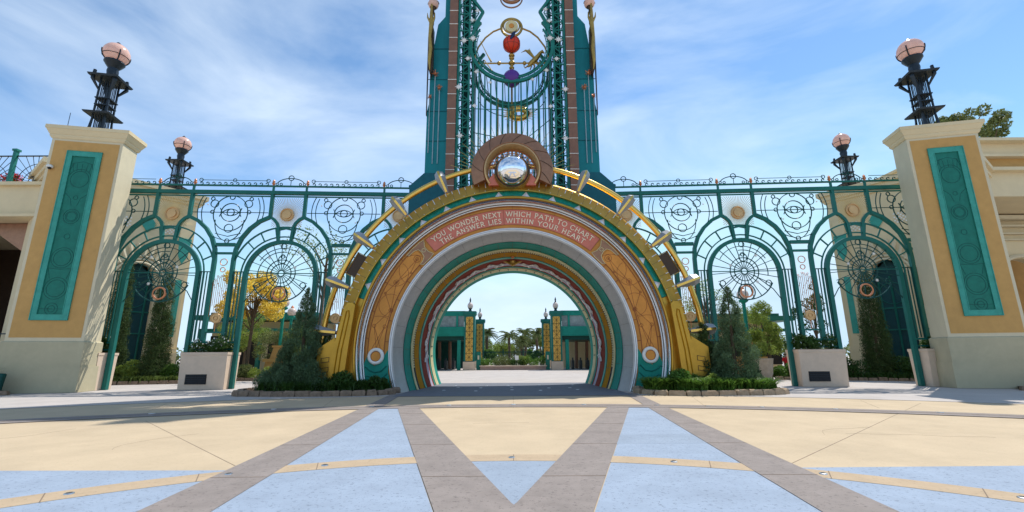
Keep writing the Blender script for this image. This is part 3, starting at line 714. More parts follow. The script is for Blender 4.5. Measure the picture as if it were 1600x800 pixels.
    for a in range(10, 120, 14): b.bar((2.6 * math.sin(R_(a)), 24.9, ZB - 2.6 * math.cos(R_(a))), (2.55 * math.sin(R_(a)), 27.95, ZB - 2.55 * math.cos(R_(a))), .022)
    b.build('basket_ties', 'irongreen', tw)
    b = MB(sx=s)
    for k in range(0, 7):
        x = .2 + .37 * k
        if x < 2.55:
            b.bar((x, 24.92, 9.8), (x, 24.92, ZB - math.sqrt(2.6 ** 2 - x * x)), .044)
            b.bar((x + .12, 27.95, 9.8), (x + .12, 27.95, ZB - math.sqrt(2.58 ** 2 - min(2.5, x + .12) ** 2)), .034)
    for z in (16.4, 13.9): b.bar((0, 24.95, z), (2.66, 24.95, z + .12), .018)
    b.path([(2.55 * math.sin(R_(a)), 24.97, 19.3 - 2.55 * math.cos(R_(a))) for a in np.arange(0, 75, 5)], .03)
    b.build('cage_bars', 'teal', tw)
    # star bursts
    for x, z, r in ((3.15, 24.35, .26), (2.18, 23.4, .17), (2.5, 22.7, .18), (2.45, 21.35, .26), (3.02, 21.2, .26), (2.75, 19.9, .20), (3.3, 17.9, .24), (2.2, 18.95, .18), (1.35, 18.2, .14), (3.15, 14.6, .24), (2.30, 16.6, .17)):
        x += random.uniform(-.08, .08) * (s > 0); z += random.uniform(-.25, .25) * (s > 0)
        q = MB(sx=s)
        n_ = 16; pts = [((x + (r if i % 2 == 0 else r * .38) * (.75 if i % 4 == 2 else 1) * math.cos(2 * math.pi * i / n_)), (z + (r if i % 2 == 0 else r * .38) * (.75 if i % 4 == 2 else 1) * math.sin(2 * math.pi * i / n_))) for i in range(n_)]
        q.prism(pts, 24.74, 24.79); q.build('starburst', 'white', tw)
    MB(sx=s).bar((0, 25.5, 26.5), (3.4, 25.5, 26.5), .09).build('cross_beam', 'teal', tw)
    MB(sx=s).bar((0, 25.5, 31.5), (3.4, 25.5, 31.5), .09).build('cross_beam', 'teal', tw)
    b = MB(sx=s); b.prism([(3.44, TOP - 3), (3.96, TOP - 3), (4.2, TOP - 2.2), (3.3, TOP - 2.2)], 24.6, 28); b.build('pylon_cap', 'oldgold', tw)
b = MB(); b.prism([(-3.6, 31.8), (3.6, 31.8), (2.6, 34.4), (-2.6, 34.4)], 25.6, 27.4); b.build('crown_panel', 'teal', tw)
# central orrery
Y0 = 25.4
b = MB(); b.tube([(0, Y0, 12.6), (0, Y0, 18.3)], .06, 8); b.tube([(0, Y0, 19.2), (0, Y0, 20.7)], .10, 10)
for z, r in ((19.65, .17), (20.0, .22), (20.35, .17), (20.55, .2)): b.ball((0, Y0, z), r, 12, 8, (1, 1, .6))
b.build('mast', 'oldgold', tw, smooth=60)
b = MB(); b.tube([(-2.5, Y0, 20.0), (2.5, Y0, 20.0)], .05, 6)
for s in (-1, 1): b.ball((s * .82, Y0, 20.0), .13, 10, 8)
b.build('cross_rod', 'oldgold', tw, smooth=60)
MB().ball((0, Y0 - .2, 18.75), .55, 24, 14).build('purple_globe', 'purple', tw, smooth=180)
g = MB().ball((0, Y0 - .2, 21.25), .56, 28, 18).build('red_globe', 'red', tw, smooth=180)
b = MB()
for k in range(4):
    a = math.pi * k / 4 + .3
    b.tube([(.565 * math.cos(t) * math.cos(a), Y0 - .2 + .565 * math.cos(t) * math.sin(a), 21.25 + .565 * math.sin(t)) for t in np.linspace(-1.5, 4.6, 26)], .012, 5)
for dz in (-.2, .15): b.tube([(math.sqrt(.565 ** 2 - dz * dz) * math.cos(t), Y0 - .2 + math.sqrt(.565 ** 2 - dz * dz) * math.sin(t), 21.25 + dz) for t in np.linspace(0, 6.28, 24)], .010, 5)
b.build('globe_straps', 'brownplate', g)
b = MB(); b.tube([(-.05, Y0 - .72, 21.2), (.1, Y0 - .8, 21.5), (.2, Y0 - .7, 21.75)], [.07, .13, .06], 6); b.tube([(.12, Y0 - .76, 21.6), (.28, Y0 - .66, 21.8)], [.08, .03], 5); b.build('navy_ornament', 'navy', g, smooth=60)
def oval(b, c, r, t, n=40, ry=None): b.tube(circ(c, r, n, ry=ry), t, 8, closed=True)
b = MB(); oval(b, (0, Y0, 22.65), .66, .085); oval(b, (0, Y0 - .1, 22.68), .52, .05); b.build('medallion_ring', 'oldgold', tw, smooth=60)
b = MB(); b.prism([(.42 * math.cos(R_(k * 12)), 22.68 + .42 * math.sin(R_(k * 12))) for k in range(30)], Y0 - .12, Y0); b.build('medallion_disc', 'creambead', tw)
b = MB(); b.prism([(.16 * math.cos(R_(k * 24)), 22.68 + .16 * math.sin(R_(k * 24))) for k in range(15)], Y0 - .17, Y0 - .12); b.build('medallion_boss', 'ochre', tw)
b = MB(); oval(b, (0, Y0, 24.9), .72, .05); oval(b, (0, Y0, 25.1), .60, .12, ry=.5); b.build('upper_ring', 'bronze', tw, smooth=60)
b = MB()
for s in (-1, 1): b.tube([(s * .66, Y0, 22.6), (s * 1.2, Y0, 22.35), (s * 1.7, Y0, 21.9), (s * 2.15, Y0, 21.2), (s * 2.4, Y0, 20.4)], .055, 6)
b.build('orbit_arc', 'oldgold', tw, smooth=60)
b = MB(); b.tube([(-2.0, Y0 - .3, 21.4), (-1.6, Y0 - .3, 20.5), (-1.3, Y0 - .3, 19.9)], [.02, .03, .06], 6); b.build('gold_wand', 'oldgold', tw)
b = MB(); b.tube([(-1.75, Y0 - .35, 20.0), (-1.3, Y0 - .35, 19.3), (-1.2, Y0 - .35, 19.1)], [.03, .03, .09], 6); b.build('gold_broom', 'oldgold', tw)
b = MB(); b.tube([(1.05, Y0, 19.75), (1.25, Y0, 20.0), (1.5, Y0, 20.25), (1.7, Y0, 20.5), (1.85, Y0, 20.75), (1.98, Y0, 20.85), (2.12, Y0, 20.72)], [.07, .16, .18, .14, .10, .12, .03], 10)
b.tube([(1.05, Y0, 19.8), (.85, Y0, 19.65), (.78, Y0, 19.8), (.86, Y0, 19.92)], [.05, .04, .03, .02], 6)
for x in (1.15, 1.35, 1.62, 1.82): b.tube([(x, Y0, 20.05), (x + .12, Y0 - .05, 19.75), (x + .02, Y0, 19.5)], [.09, .05, .03], 6)
for k in range(7): b.tube([(1.45, Y0 - .05, 20.35), (1.2 - .05 * k, Y0 - .1, 20.75 + .02 * k), (1.15 - .09 * k, Y0 - .1, 21.0 - .05 * k)], [.07, .06, .012], 5)
b.build('winged_beast', 'oldgold', tw, smooth=60)
b = MB()
for k in range(48):
    a = 2 * math.pi * k / 48; r1 = 1.15 if k % 2 else .9
    b.tube([(.45 + .3 * math.cos(a), 26.4, 17.0 + .22 * math.sin(a)), (.45 + r1 * math.cos(a), 26.4, 17.0 + r1 * .62 * math.sin(a))], [.04, .012], 5)
b.tube(circ((.45, 26.38, 17.0),   .50, 30, ry=.34), .20, 8, closed=True); b.build('sun_eye', 'goldrod', tw, smooth=60)
b = MB(); b.tube(circ((.45, 26.6, 14.8), .28, 24), .10, 8, closed=True)
for k in range(12):
    a = 2 * math.pi * k / 12; b.tube([(.45 + .3 * math.cos(a), 26.6, 14.8 + .3 * math.sin(a)), (.45 + .55 * math.cos(a), 26.6, 14.8 + .55 * math.sin(a))], [.08, .015], 5)
b.build('green_star', 'irongreen', tw, smooth=60)
b = MB(); b.tube([(-.9, 25.9, 12.8), (-.9, 25.9, 17.8)], .05, 8); b.tube([(.3, 26.4, 12.5), (.3, 26.4, 16.6)], .045, 8); b.build('inner_mast', 'oldgold', tw)
b = MB(); b.path([(2.3 * math.sin(R_(a)), 26.6, 18.6 - 1.7 * math.cos(R_(a))) for a in range(-80, 81, 8)], .02); b.path([(-2.6, 26.4, 15.7), (-1, 26.3, 15.3), (.6, 26.3, 14.9), (2.5, 26.4, 16.6)], .02); b.build('orbit_wire', 'teal', tw)

# ================================================================ GATES
GT = 11.0
def make_gate(s, label):
    g = thing('wrought_iron_gate', label, 'gate', (s * 14, 24.75, 0))
    du = Vector((16, -.9)) / math.hypot(16, .9)
    def P(u, z, d=0): return (6.0 + u * du.x + d * .056, 25.2 + u * du.y + d, z)
    def rod(b, pts, r, closed=False): b.path([P(*p) for p in pts], r, closed)
    def arcu(c, zc, r, a0, a1, n=20, ry=None, d=0): return [(c + r * math.cos(R_(a0 + (a1 - a0) * i / n)), zc + (ry or r) * math.sin(R_(a0 + (a1 - a0) * i / n)), d) for i in range(n + 1)]
    C = [13.45, 7.05, .65]; umax = 16.62
    b = MB(sx=s); rod(b, [(0, GT), (umax, GT)], .105); rod(b, [(0, GT - .22), (umax, GT - .22)], .035); b.build('top_beam', 'tealpost', g)
    b = MB(sx=s); rod(b, [(0, GT + .42), (umax - .1, GT + .42)], .045)
    for c in C:
        for d in (-.95, .95):
            if 0 < c + d < umax: rod(b, [(c + d, GT), (c + d, GT + .42)], .05)
    rod(b, [(umax - .1, GT), (umax - .1, GT + .42)], .05); b.build('crest_rail', 'tealpost', g)
    # end posts
    for u in (16.12, 16.58):
        b = MB(sx=s); rod(b, [(u, 2.4 if u < 16.5 else 1.9), (u, 7.7 if u < 16.5 else GT)], .09); b.build('post', 'tealpost', g)
    for ci, c in enumerate(C):
        sides = (-1, 1) if ci < 2 else (1,)
        lo = -180 if False else 0
        a1 = 180 if ci < 2 else 100
        # main arch and legs
        b = MB(sx=s)
        pts = []
        if ci < 2: pts += [(c - 1.92, 0), (c - 1.92, 3.0)]
        pts += [(p[0], p[1]) for p in arcu(c, 6.12, 1.92, a1, 0, 26)] + [(c + 1.92, 3.0), (c + 1.92, 0)]
        rod(b, pts, .105); b.build('arch_frame', 'tealpost', g)
        # twin thin arcs with struts
        b = MB(sx=s)
        rod(b, [(c + 2.2, 2.5)] + arcu(c, 6.15, 2.2, 0, min(a1, 180), 26) + ([(c - 2.2, 2.5)] if ci < 2 else []), .032)
        q = [p for p in arcu(c, 6.2, 2.72, 8, min(a1, 172), 30)]; q = [(p[0], p[1], 0) for p in q if abs(p[0] - c) < 2.66]
        rod(b, q, .038)
        for a in (22, 42, 60, 78, 102, 120, 138, 158):
            if a < a1: rod(b, [(c + 2.2 * math.cos(R_(a)), 6.15 + 2.2 * math.sin(R_(a))), (c + 2.72 * math.cos(R_(a)), 6.2 + 2.72 * math.sin(R_(a)))], .032)
        b.build('arch_band', 'tealpost', g)
        for d in sides:
            # outer ogee frame: post, curve to peak, down to keystone
            b = MB(sx=s)
            z0 = 2.4; x = 2.68
            ogee = [(c + d * x, z0), (c + d * x, 7.0), (c + d * 2.62, 7.6), (c + d * 2.38, 8.25), (c + d * 2.0, 8.8), (c + d * 1.5, 9.25), (c + d * .95, 9.52)]
            rod(b, ogee, .095)
            rod(b, [(c + d * .95, 9.52), (c + d * .72, 9.38), (c + d * .52, 9.15), (c + d * .42, 8.9), (c + d * .36, 8.12)], .08)
            b.build('outer_frame', 'tealpost', g)
            b = MB(sx=s); rod(b, [(c + d * .95, 9.5), (c + d * .95, GT)], .085); b.build('post', 'tealpost', g)
            # pickets between leg and post
            b = MB(sx=s)
            for k in range(1, 5): rod(b, [(c + d * (1.92 + .155 * k), 2.5), (c + d * (1.92 + .155 * k), 6.3)], .022)
            rod(b, [(c + d * 1.92, 6.3), (c + d * 2.68, 6.3)], .025); b.build('pickets', 'irongreen', g)
            b = MB(sx=s)
            rod(b, [(c + d * 1.92, 2.42), (c + d * 2.68, 2.42)], .05); rod(b, [(c + d * 1.92, 2.05), (c + d * 2.68, 2.05)], .035); b.build('foot_rail', 'tealpost', g)
        if ci < 2:
            b = MB(sx=s); rod(b, [(c - .42, 8.75), (c, 8.85), (c + .42, 8.75)], .05); rod(b, [(c - 1.92, 6.22), (c + 1.92, 6.22)], .022); b.build('arch_ties', 'tealpost', g)
            # wheel tracery
            wz = 6.22; w_ = MB(sx=s)
            def ci_(cu, cz, r, t, n=26, **k): rod(w_, arcu(cu, cz, r, 0, 360, n)[:-1], t, True)
            ci_(c, wz, .17, .022, 14); ci_(c, wz, .55, .022); ci_(c, wz, .78, .022)
            rod(w_, arcu(c, wz, 1.60, 205, 335, 26), .028); rod(w_, arcu(c - .02, wz, 1.45, 150, 30, 20), .018)
            for k in range(22):
                a = k * 360 / 22 + 5; R1 = 1.86
                x1, z1 = R1 * math.cos(R_(a)), R1 * math.sin(R_(a))
                if a > 200 and a < 340: x1, z1 = 1.6 * math.cos(R_(a)), 1.6 * math.sin(R_(a))
                rod(w_, [(c + .17 * math.cos(R_(a)), wz + .17 * math.sin(R_(a))), (c + x1, wz + z1)], .017)
            rod(w_, arcu(c, wz - .05, 1.28, -10, 100, 16), .018)
            for x, z, r in ((-1.25, 5.55, .15), (1.25, 5.55, .15), (0, 7.78, .15), (0, 7.02, .22), (0, 7.2, .11)): ci_(c + x, z, r, .020, 16)
            rod(w_, [(c - 1.9, 4.5), (c - 1.45, 5.2), (c - .5, 6.0)], .018); rod(w_, [(c + 1.9, 4.5), (c + 1.45, 5.2), (c + .5, 6.0)], .018)
            ci_(c, 5.05, .45, .024); wh = w_.build('wheel_tracery', 'irongreen', g)
            b = MB(sx=s); rod(b, arcu(c, 5.08, .32, 0, 360, 24)[:-1], .038, True); b.build('copper_ring', 'copper', wh)
            b = MB(sx=s)
            for x, z in ((-.75, 6.55), (.7, 7.1), (.62, 5.6)):
                for k in range(4): a = k * math.pi / 4; b.tube([P(c + x - .09 * math.cos(a), z - .09 * math.sin(a), -.05), P(c + x + .09 * math.cos(a), z + .09 * math.sin(a), -.05)], .014, 4)
            b.build('star_stud', 'white', wh)
        # sun panel
        sp = MB(sx=s); cz = 9.66
        for k in range(64):
            a = 2 * math.pi * k / 64; dx, dz = math.cos(a), math.sin(a)
            t = min(.86 / abs(dx) if abs(dx) > 1e-6 else 9, (1.02 / dz if dz > 0 else .74 / -dz if dz < 0 else 9))
            t = min(t, 1.25)
            sp.tube([P(c + .25 * dx, cz + .25 * dz), P(c + t * dx, cz + t * dz)], .017, 3)
        sr = sp.build('sun_rays', 'raygold', g)
        sp = MB(sx=s)
        for r0, d0 in ((.36, .0), (.24, -.06)): sp.add([P(c + r0 * math.cos(R_(k * 15)), cz + r0 * math.sin(R_(k * 15)), d0 - .05) for k in range(24)] + [P(c + r0 * math.cos(R_(k * 15)), cz + r0 * math.sin(R_(k * 15)), d0 + .05) for k in range(24)], [tuple(range(24)), tuple(range(47, 23, -1))] + [(k, k + 24, (k + 1) % 24 + 24, (k + 1) % 24) for k in range(24)])
        sp.tube([P(*p) for p in arcu(c, cz, .36, 0, 360, 24, d=-.06)[:-1]], .035, 6, closed=True)
        sp.build('sun_disc', 'goldrim', sr)
        # crest: arc with ring, scroll dots
        b = MB(sx=s); zt = GT + .42
        b.tube([P(*p) for p in arcu(c, zt + .1, .78, 12, 168, 16, ry=.40)], .028, 5)
        b.tube([P(*p) for p in arcu(c, zt + .52, .15, 0, 360, 16)[:-1]], .026, 5, closed=True); b.tube([P(c, zt), P(c, zt + .4)], .02, 5)
        for x in (-.78, -.55, .55, .78): b.tube([P(*p) for p in arcu(c + x, zt + .13, .07, 0, 360, 10)[:-1]], .024, 5, closed=True)
        b.build('crest_arch', 'irongreen', g)
        for d in (-1, 1):
            if not (0 < c + d * .98 < umax - .2): continue
            b = MB(sx=s); p = P(c + d * .98, zt); b.lathe([(.07, 0), (.04, .06), (.10, .16), (.06, .26), (.08, .30), (.01, .40)], p, 10); b.build('crest_finial', 'copper', g, smooth=50)
    # ring panels between the arches + partial at the outer end
    for pc, lo, hi in ((10.25, 8.0, 12.5), (3.85, 1.6, 6.1), (16.65, 14.4, 16.55)):
        b = MB(sx=s); cz = 9.78
        def cl(pts, t):
            seg = []
            for p in pts:
                # keep inside panel: above the ogee frames
                x = abs(p[0] - pc); zmin = 7.95 + (0 if x < .4 else min(1.6, (x - .4) * .95)) - (.10 if x > .4 else 0)
                if lo + .05 < p[0] < hi - .05 and zmin < p[1] < GT - .2: seg.append(p)
                else:
                    if len(seg) > 1: rod(b, seg, t)
                    seg = []
            if len(seg) > 1: rod(b, seg, t)
        for r, dz in ((.20, 0), (.54, 0)): cl(arcu(pc, cz + dz, r, 0, 360, 28), .022)
        cl(arcu(pc, cz + .42, .62, 195, 345, 20), .02); cl(arcu(pc, cz - .42, .62, 15, 165, 20), .02)
        cl(arcu(pc, cz - .05, .95, 0, 360, 40, ry=1.05), .022); cl(arcu(pc, cz - .45, .80, 180, 360, 30, ry=1.25), .02)
        cl(arcu(pc, cz + .1, 1.62, -80, 80, 30, ry=1.75), .018); cl(arcu(pc, cz + .1, 1.62, 100, 260, 30, ry=1.75), .018); cl(arcu(pc, cz + .1, 1.85, -60, 60, 30, ry=1.9), .018); cl(arcu(pc, cz + .1, 1.85, 120, 240, 30, ry=1.9), .018)
        for x, z, r in ((-.95, .52, .22), (.95, .52, .22), (-1.08, .82, .10), (1.08, .82, .10), (0, .92, .14), (0, -.95, .24), (0, -1.70, .12), (-1.02, .02, .10), (1.02, .02, .10)): cl(arcu(pc + x, cz + z, r, 0, 360, 18), .02)
        cl([(pc - 2.2 + .1 * k, cz) for k in range(45)], .018)
        cl([(pc - .7 + .1 * k, 8.35 + .25 * abs(k - 7) * .1) for k in range(15)], .018)
        b.build('orbit_panel', 'irongreen', g)
        b = MB(sx=s)
        for x, z in ((-.35, .42), (.1, -.52), (1.3, .45), (-.7, -.55)):
            if lo < pc + x < hi - .1: b.ball(P(pc + x, cz + z, -.03), .045, 8, 6)
        b.build('orbit_stud', 'white', g)
        # crest scroll row
        if hi - lo > 3:
            b = MB(sx=s); zt = GT + .42
            n_ = 12
            for k in range(n_): b.tube([P(*p) for p in arcu(pc - 1.85 + 3.7 * k / (n_ - 1), zt + .12, .075, 0, 290, 9)], .026, 5)
            b.tube([P(pc - 1.9, zt + .33), P(pc + 1.9, zt + .33)], .018, 5)
            for x in (-1.9, 1.9, 0): b.tube([P(*p) for p in arcu(pc + x, zt + .33, .10, 0, 360, 12)[:-1]], .022, 5, closed=True)
            b.build('crest_scrolls', 'irongreen', g)
        else:
            b = MB(sx=s); zt = GT + .42
            for k in range(6): b.tube([P(*p) for p in arcu(14.75 + .33 * k, zt + .12, .075, 0, 290, 9)], .026, 5)
            b.tube([P(14.7, zt + .33), P(16.5, zt + .33)], .018, 5); b.build('crest_scrolls', 'irongreen', g)
        # cross rails and copper chimes
        u0, u1 = (pc - .52, pc + .52) if hi - lo > 3 else (16.12, 16.58)
        b = MB(sx=s)
        for z, t in ((7.86, .09), (7.36, .06), (2.42, .06), (2.95, .04)): rod(b, [(u0, z), (u1, z)], t)
        if hi - lo > 3: rod(b, [(pc - 1.25, 2.05), (pc + 1.25, 2.05)], .035); rod(b, [(pc - .58, 2.42), (pc + .58, 2.42)], .05)
        b.build('cross_rail', 'tealpost', g)
        b = MB(sx=s); m_ = (u0 + u1) / 2; wd = (u1 - u0) - .22
        if wd > .5:
            for z, r in ((6.85, .19), (6.42, .13)): b.tube([P(*p) for p in arcu(m_, z, r, 0, 360, 18)[:-1]], .024, 5, closed=True)
        random.seed(int(pc * 10) + 3)
        for k in range(9 if wd > .5 else 4):
            u = m_ - wd / 2 + wd * k / (8 if wd > .5 else 3); zt = 6.1 - abs(u - m_) * .9 + random.uniform(-.2, .1) - (0 if wd > .5 else -.4); zb = 3.9 + random.uniform(-.3, .5)
            b.tube([P(u, zb), P(u, zt)], .014, 4); b.tube([P(*p) for p in arcu(u, zt + .05, .045, 0, 360, 8)[:-1]], .013, 4, closed=True)
            zm = random.uniform(4.4, 5.6); b.tube([P(u - .05, zm), P(u + .05, zm + .22)], .012, 4)
        b.tube([P(m_, 3.0), P(m_, 3.9)], .02, 5)
        chm = b.build('copper_chimes', 'copper', g)
        if wd > .5:
            b = MB(sx=s); b.add([P(m_ + .27 * math.cos(R_(k * 18)), 3.72 + .27 * math.sin(R_(k * 18)), -.07) for k in range(20)] + [P(m_ + .27 * math.cos(R_(k * 18)), 3.72 + .27 * math.sin(R_(k * 18)), .05) for k in range(20)], [tuple(range(20)), tuple(range(39, 19, -1))] + [(k, k + 20, (k + 1) % 20 + 20, (k + 1) % 20) for k in range(20)])
            b.tube([P(*p) for p in arcu(m_, 3.72, .11, 0, 360, 14, d=-.09)[:-1]], .02, 5, closed=True); b.tube([P(*p) for p in arcu(m_, 3.72, .25, 0, 360, 20, d=-.08)[:-1]], .025, 5, closed=True)
            b.build('gong', 'goldrim', chm)
    return g, P
gl, PL = make_gate(-1, 'teal wrought-iron gate screen between the left pillar and the portal')
gr, PR = make_gate(1, 'teal wrought-iron gate screen between the portal and the right pillar')

# ================================================================ PILLARS, LAMPS
def make_pillar(s, loc, rz, label, cam_=False):
    t = thing('gate_pillar', label, 'pillar', loc, rz); t.scale = (.892, .66, .98)
    def B(): return MB()
    b = B(); b.box((0, 1.0, .62), (4.0, 2.2, 1.24)); b.box((0, 1.0, 1.84), (3.9, 2.1, 1.2)); b.frustum((0, 1.0, 2.44), (3.9, 2.1), (3.74, 1.94), .06)
    b.build('plinth', 'greytrim', t, local=True)
    b = B(); b.box((0, 1.0, 7.95), (3.7, 1.9, 10.9)); b.build('shaft', 'paletrim', t, local=True)
    b = B(); b.box((0, .045, 7.97), (3.38, .03, 10.6)); b.build('tan_field', 'tan', t, local=True)
    b = B(); b.frustum((0, 1.0, 13.40), (3.8, 2.0), (3.95, 2.15), .12); b.box((0, 1.0, 13.57), (3.95, 2.15, .10)); b.frustum((0, 1.0, 13.62), (4.0, 2.2), (4.3, 2.5), .28); b.box((0, 1.0, 14.0), (4.36, 2.56, .2))
    b.build('cornice', 'creamwall', t, local=True)
    f = B()
    for x, z, w_, h in ((-.75, 8.12, .30, 9.2), (.75, 8.12, .30, 9.2), (0, 3.67, 1.2, .3), (0, 12.57, 1.2, .3)): f.box((x, 0, z), (w_, .10, h))
    f = f.build('panel_frame', 'panelframe', t, local=True)
    b = B(); b.path([(-.89, -.06, 3.53), (.89, -.06, 3.53), (.89, -.06, 12.71), (-.89, -.06, 12.71)], .022, True); b.path([(-.61, -.06, 3.83), (.61, -.06, 3.83), (.61, -.06, 12.41), (-.61, -.06, 12.41)], .016, True); b.build('frame_bead', 'panelframe', f, local=True)
    p = B(); p.box((0, .03, 8.12), (1.2, .06, 8.6)); p = p.build('relief_panel', 'panel', t, local=True)
    b = B(); yy = -.003
    def c_(z, r): b.tube(circ((0, yy, z), r, 28), .014, 5, closed=True)
    for z, rs in ((11.1, (.46,)), (9.0, (.40, .24, .30)), (7.9, (.14,)), (6.75, (.42, .54)), (4.9 + .25, (.44, .56)), (4.15 - .05, (.30, .16))):
        for r in rs: c_(z, r)
    b.tube(circ((0, yy, 11.1), .58, 24, 20, 160), .014, 5); b.tube([(-.58, yy, 11.6), (-.45, yy, 12.0), (0, yy, 12.12), (.45, yy, 12.0), (.58, yy, 11.6)], .014, 5)
    for x in (-.45, -.25, 0, .25, .45): b.tube([(x * .9, yy, 11.55), (x * 1.1, yy, 12.0)], .010, 4)
    b.tube(circ((0, yy, 10.05), .11, 14), .012, 5, closed=True)
    b.tube([(-.58, yy, 10.3), (-.25, yy, 10.0), (-.14, yy, 9.6)], .012, 5); b.tube([(.58, yy, 10.3), (.25, yy, 10.0), (.14, yy, 9.6)], .012, 5)
    b.tube([(-.4, yy, 5.65), (-.56, yy, 6.2)], .012, 5); b.tube([(.4, yy, 5.65), (.56, yy, 6.2)], .012, 5); b.tube([(-.56, yy, 6.2), (0, yy, 6.14), (.56, yy, 6.2)], .012, 5); b.tube([(-.55, yy, 4.1), (.55, yy, 4.1)], .012, 5)
    b.build('relief_lines', 'relief', p, local=True)
    return t
def make_lamp(loc, rz, label, sc_=1.0):
    t = thing('pillar_lamp', label, 'lamp', loc, rz, group='pink globe lamps on the pillars')
    b = MB()
    for x in (-.30, .30):
        for y in (-.30, .30):
            b.tube([(x * 1.35, y * 1.35, 0), (x * 1.1, y * 1.1, .25), (x, y, .8), (x * .95, y * .95, 3.3)], [.10, .07, .055, .055], 4, rot=.78)
            b.tube([(x, y, 2.6), (x * 1.8, y * 1.8, 3.15), (x * 1.7, y * 1.7, 3.7)], [.05, .10, .08], 4, rot=.78)
    b.build('frame', 'darkmetal', t, local=True)
    MB().frustum((0, 0, 1.05), (1.22, 1.22), (1.30, 1.30), .09).build('shelf', 'darkmetal', t, local=True)
    MB().frustum((0, 0, 3.30), (1.40, 1.40), (1.48, 1.48), .10).build('shelf', 'darkmetal', t, local=True)
    MB().box((0, 0, 2.1), (.74, .74, .06)).build('collar', 'darkmetal', t, local=True)
    MB().box((0, 0, 1.7), (.7, .7, .05)).build('collar', 'darkmetal', t, local=True)
    b = MB()
    for k in range(4):
        x = -.18 + .12 * k
        for y in (-.25, .25): b.bar((x, y, 0), (x, y, 3.2), .013); b.bar((y, x, 0), (y, x, 3.2), .013)
    b.build('cage_bars', 'darkmetal', t, local=True)
    b = MB(); b.lathe([(.40, 3.40), (.30, 3.5), (.24, 3.7), (.28, 3.95), (.25, 4.15), (.36, 4.3), (.50, 4.52), (.48, 4.60)], n=16); b.build('neck', 'darkmetal', t, smooth=40, local=True)
    g_ = MB().ball((0, 0, 5.12), .64, 28, 18).build('globe', 'glasspink', t, smooth=180, local=True)
    b = MB()
    for k in range(4):
        a = R_(45 + 90 * k)
        b.tube([(.66 * math.cos(q) * math.cos(a), .66 * math.cos(q) * math.sin(a), 5.12 + .66 * math.sin(q)) for q in np.linspace(-1.2, .1, 9)], .035, 5)
    b.tube([(.62 * math.cos(q), .62 * math.sin(q), 4.92) for q in np.linspace(0, 2 * math.pi, 29)[:-1]], .02, 5, closed=True)
    b.lathe([(.12, 5.74), (.14, 5.80), (.05, 5.90)], n=10); b.build('globe_cradle', 'darkmetal', g_, local=True)
    return t
PLl = (-22.95, 22.27, 0); PRl = (23.24, 22.25, 0)
make_pillar(-1, PLl, R_(11.5), 'tall tan pillar with green relief panel at the left end of the gate')
make_pillar(1, PRl, R_(-12.5), 'tall tan pillar with green relief panel at the right end of the gate')
make_lamp((-23.1, 22.95, 13.82), R_(11.5), 'large dark lamp with pink globe on top of the left front pillar')
make_lamp((23.3, 22.95, 13.82), R_(-12.5), 'large dark lamp with pink globe on top of the right front pillar')
t = thing('security_camera', 'small white dome security camera on the left pillar face', 'camera', (0, 0, 0))
X = Matrix.Translation(PLl) @ Matrix.Rotation(R_(11.5), 4, 'Z')
MW[t] = Matrix.Identity(4); MB(X=X).lathe([(.13, 0), (.14, .08), (.10, .14)], (-1.38, -.10, 11.4), 14).build('housing', 'white', t, smooth=50)
MB(X=X).ball((-1.38, -.10, 11.38), .085, 12, 8).build('dome', 'black', t, smooth=180)
t = thing('antenna', 'thin whip antenna on the left pillar cornice', 'antenna', (0, 0, 0)); MB(X=X).tube([(-1.3, .3, 13.8), (-1.3, .3, 14.8)], .014, 5).build('whip', 'darkmetal', t); MB(X=X).box((-1.3, .3, 13.85), (.1, .1, .06)).build('foot', 'darkmetal', t)

# ================================================================ PLANTERS
def foliage_clump(name, label, cat, loc, ext, n, size, m, group=None, flowers=0, fm='flower', up=.3, stems=True):
    t = thing(name, label, cat, loc, group=group)
    cs = []
    k = max(4, int(ext[0] * ext[1] * 5))
    for _ in range(k): cs.append((loc[0] + random.uniform(-.5, .5) * ext[0], loc[1] + random.uniform(-.5, .5) * ext[1], loc[2] + random.uniform(.25, .75) * ext[2], min(ext) * random.uniform(.35, .6)))
    leafmesh('foliage', m, t, cs, n, size, up=up)
    if stems:
        b = MB()
        for c in cs[:14]: b.tube([(loc[0] + (c[0] - loc[0]) * .7, loc[1] + (c[1] - loc[1]) * .7, loc[2] - .05), (c[0], c[1], c[2])], .012, 4)
        b.build('stem', 'bark', t)
    if flowers: leafmesh('flower', fm, t, [(c[0], c[1], c[2] + c[3] * .35, c[3] * .9) for c in cs], flowers, size * .7, aspect=.9)
    return t
def gate_planter(s, u0, u1, label, plabel, vent, P):
    w_ = u1 - u0; c = Vector(P((u0 + u1) / 2, 0)); rz = math.atan2(-.9 * 1, 16) * s; loc = (c.x * s, c.y, 0)
    t = thing('stone_planter', label, 'planter', loc, rz, group='pale stone planters under the gates')
    b = MB(); b.frustum((0, 0, 0), (w_ * .98, 1.1), (w_, 1.25), 1.72); b.frustum((0, 0, 1.72), (w_, 1.25), (w_ + .05, 1.3), .05); b.box((0, 0, 1.83), (w_ + .05, 1.3, .12)); b.build('body', 'planter', t, local=True)
    MB().box((0, 0, 1.86), (w_ - .1, 1.1, .10)).build('soil', 'soil', t, local=True)
    if vent:
        v = MB().box((-.15 * -s if False else -.28, -.575, .52), (1.06, .05, .5)).build('vent', 'black', t, local=True)
        b = MB()
        for k in range(5): b.box((-.28, -.605, .34 + .09 * k), (1.0, .015, .02))
        b.build('louvres', 'darkmetal', v, local=True)
    foliage_clump('planter_shrub', plabel, 'plant', (loc[0], loc[1], 1.88), (w_ * .95, 1.0, .75), 2600, .14, 'leafdark', 'shrubs in the gate planters', flowers=220 if vent else 60, fm='flower' if s < 0 else 'leafdark')
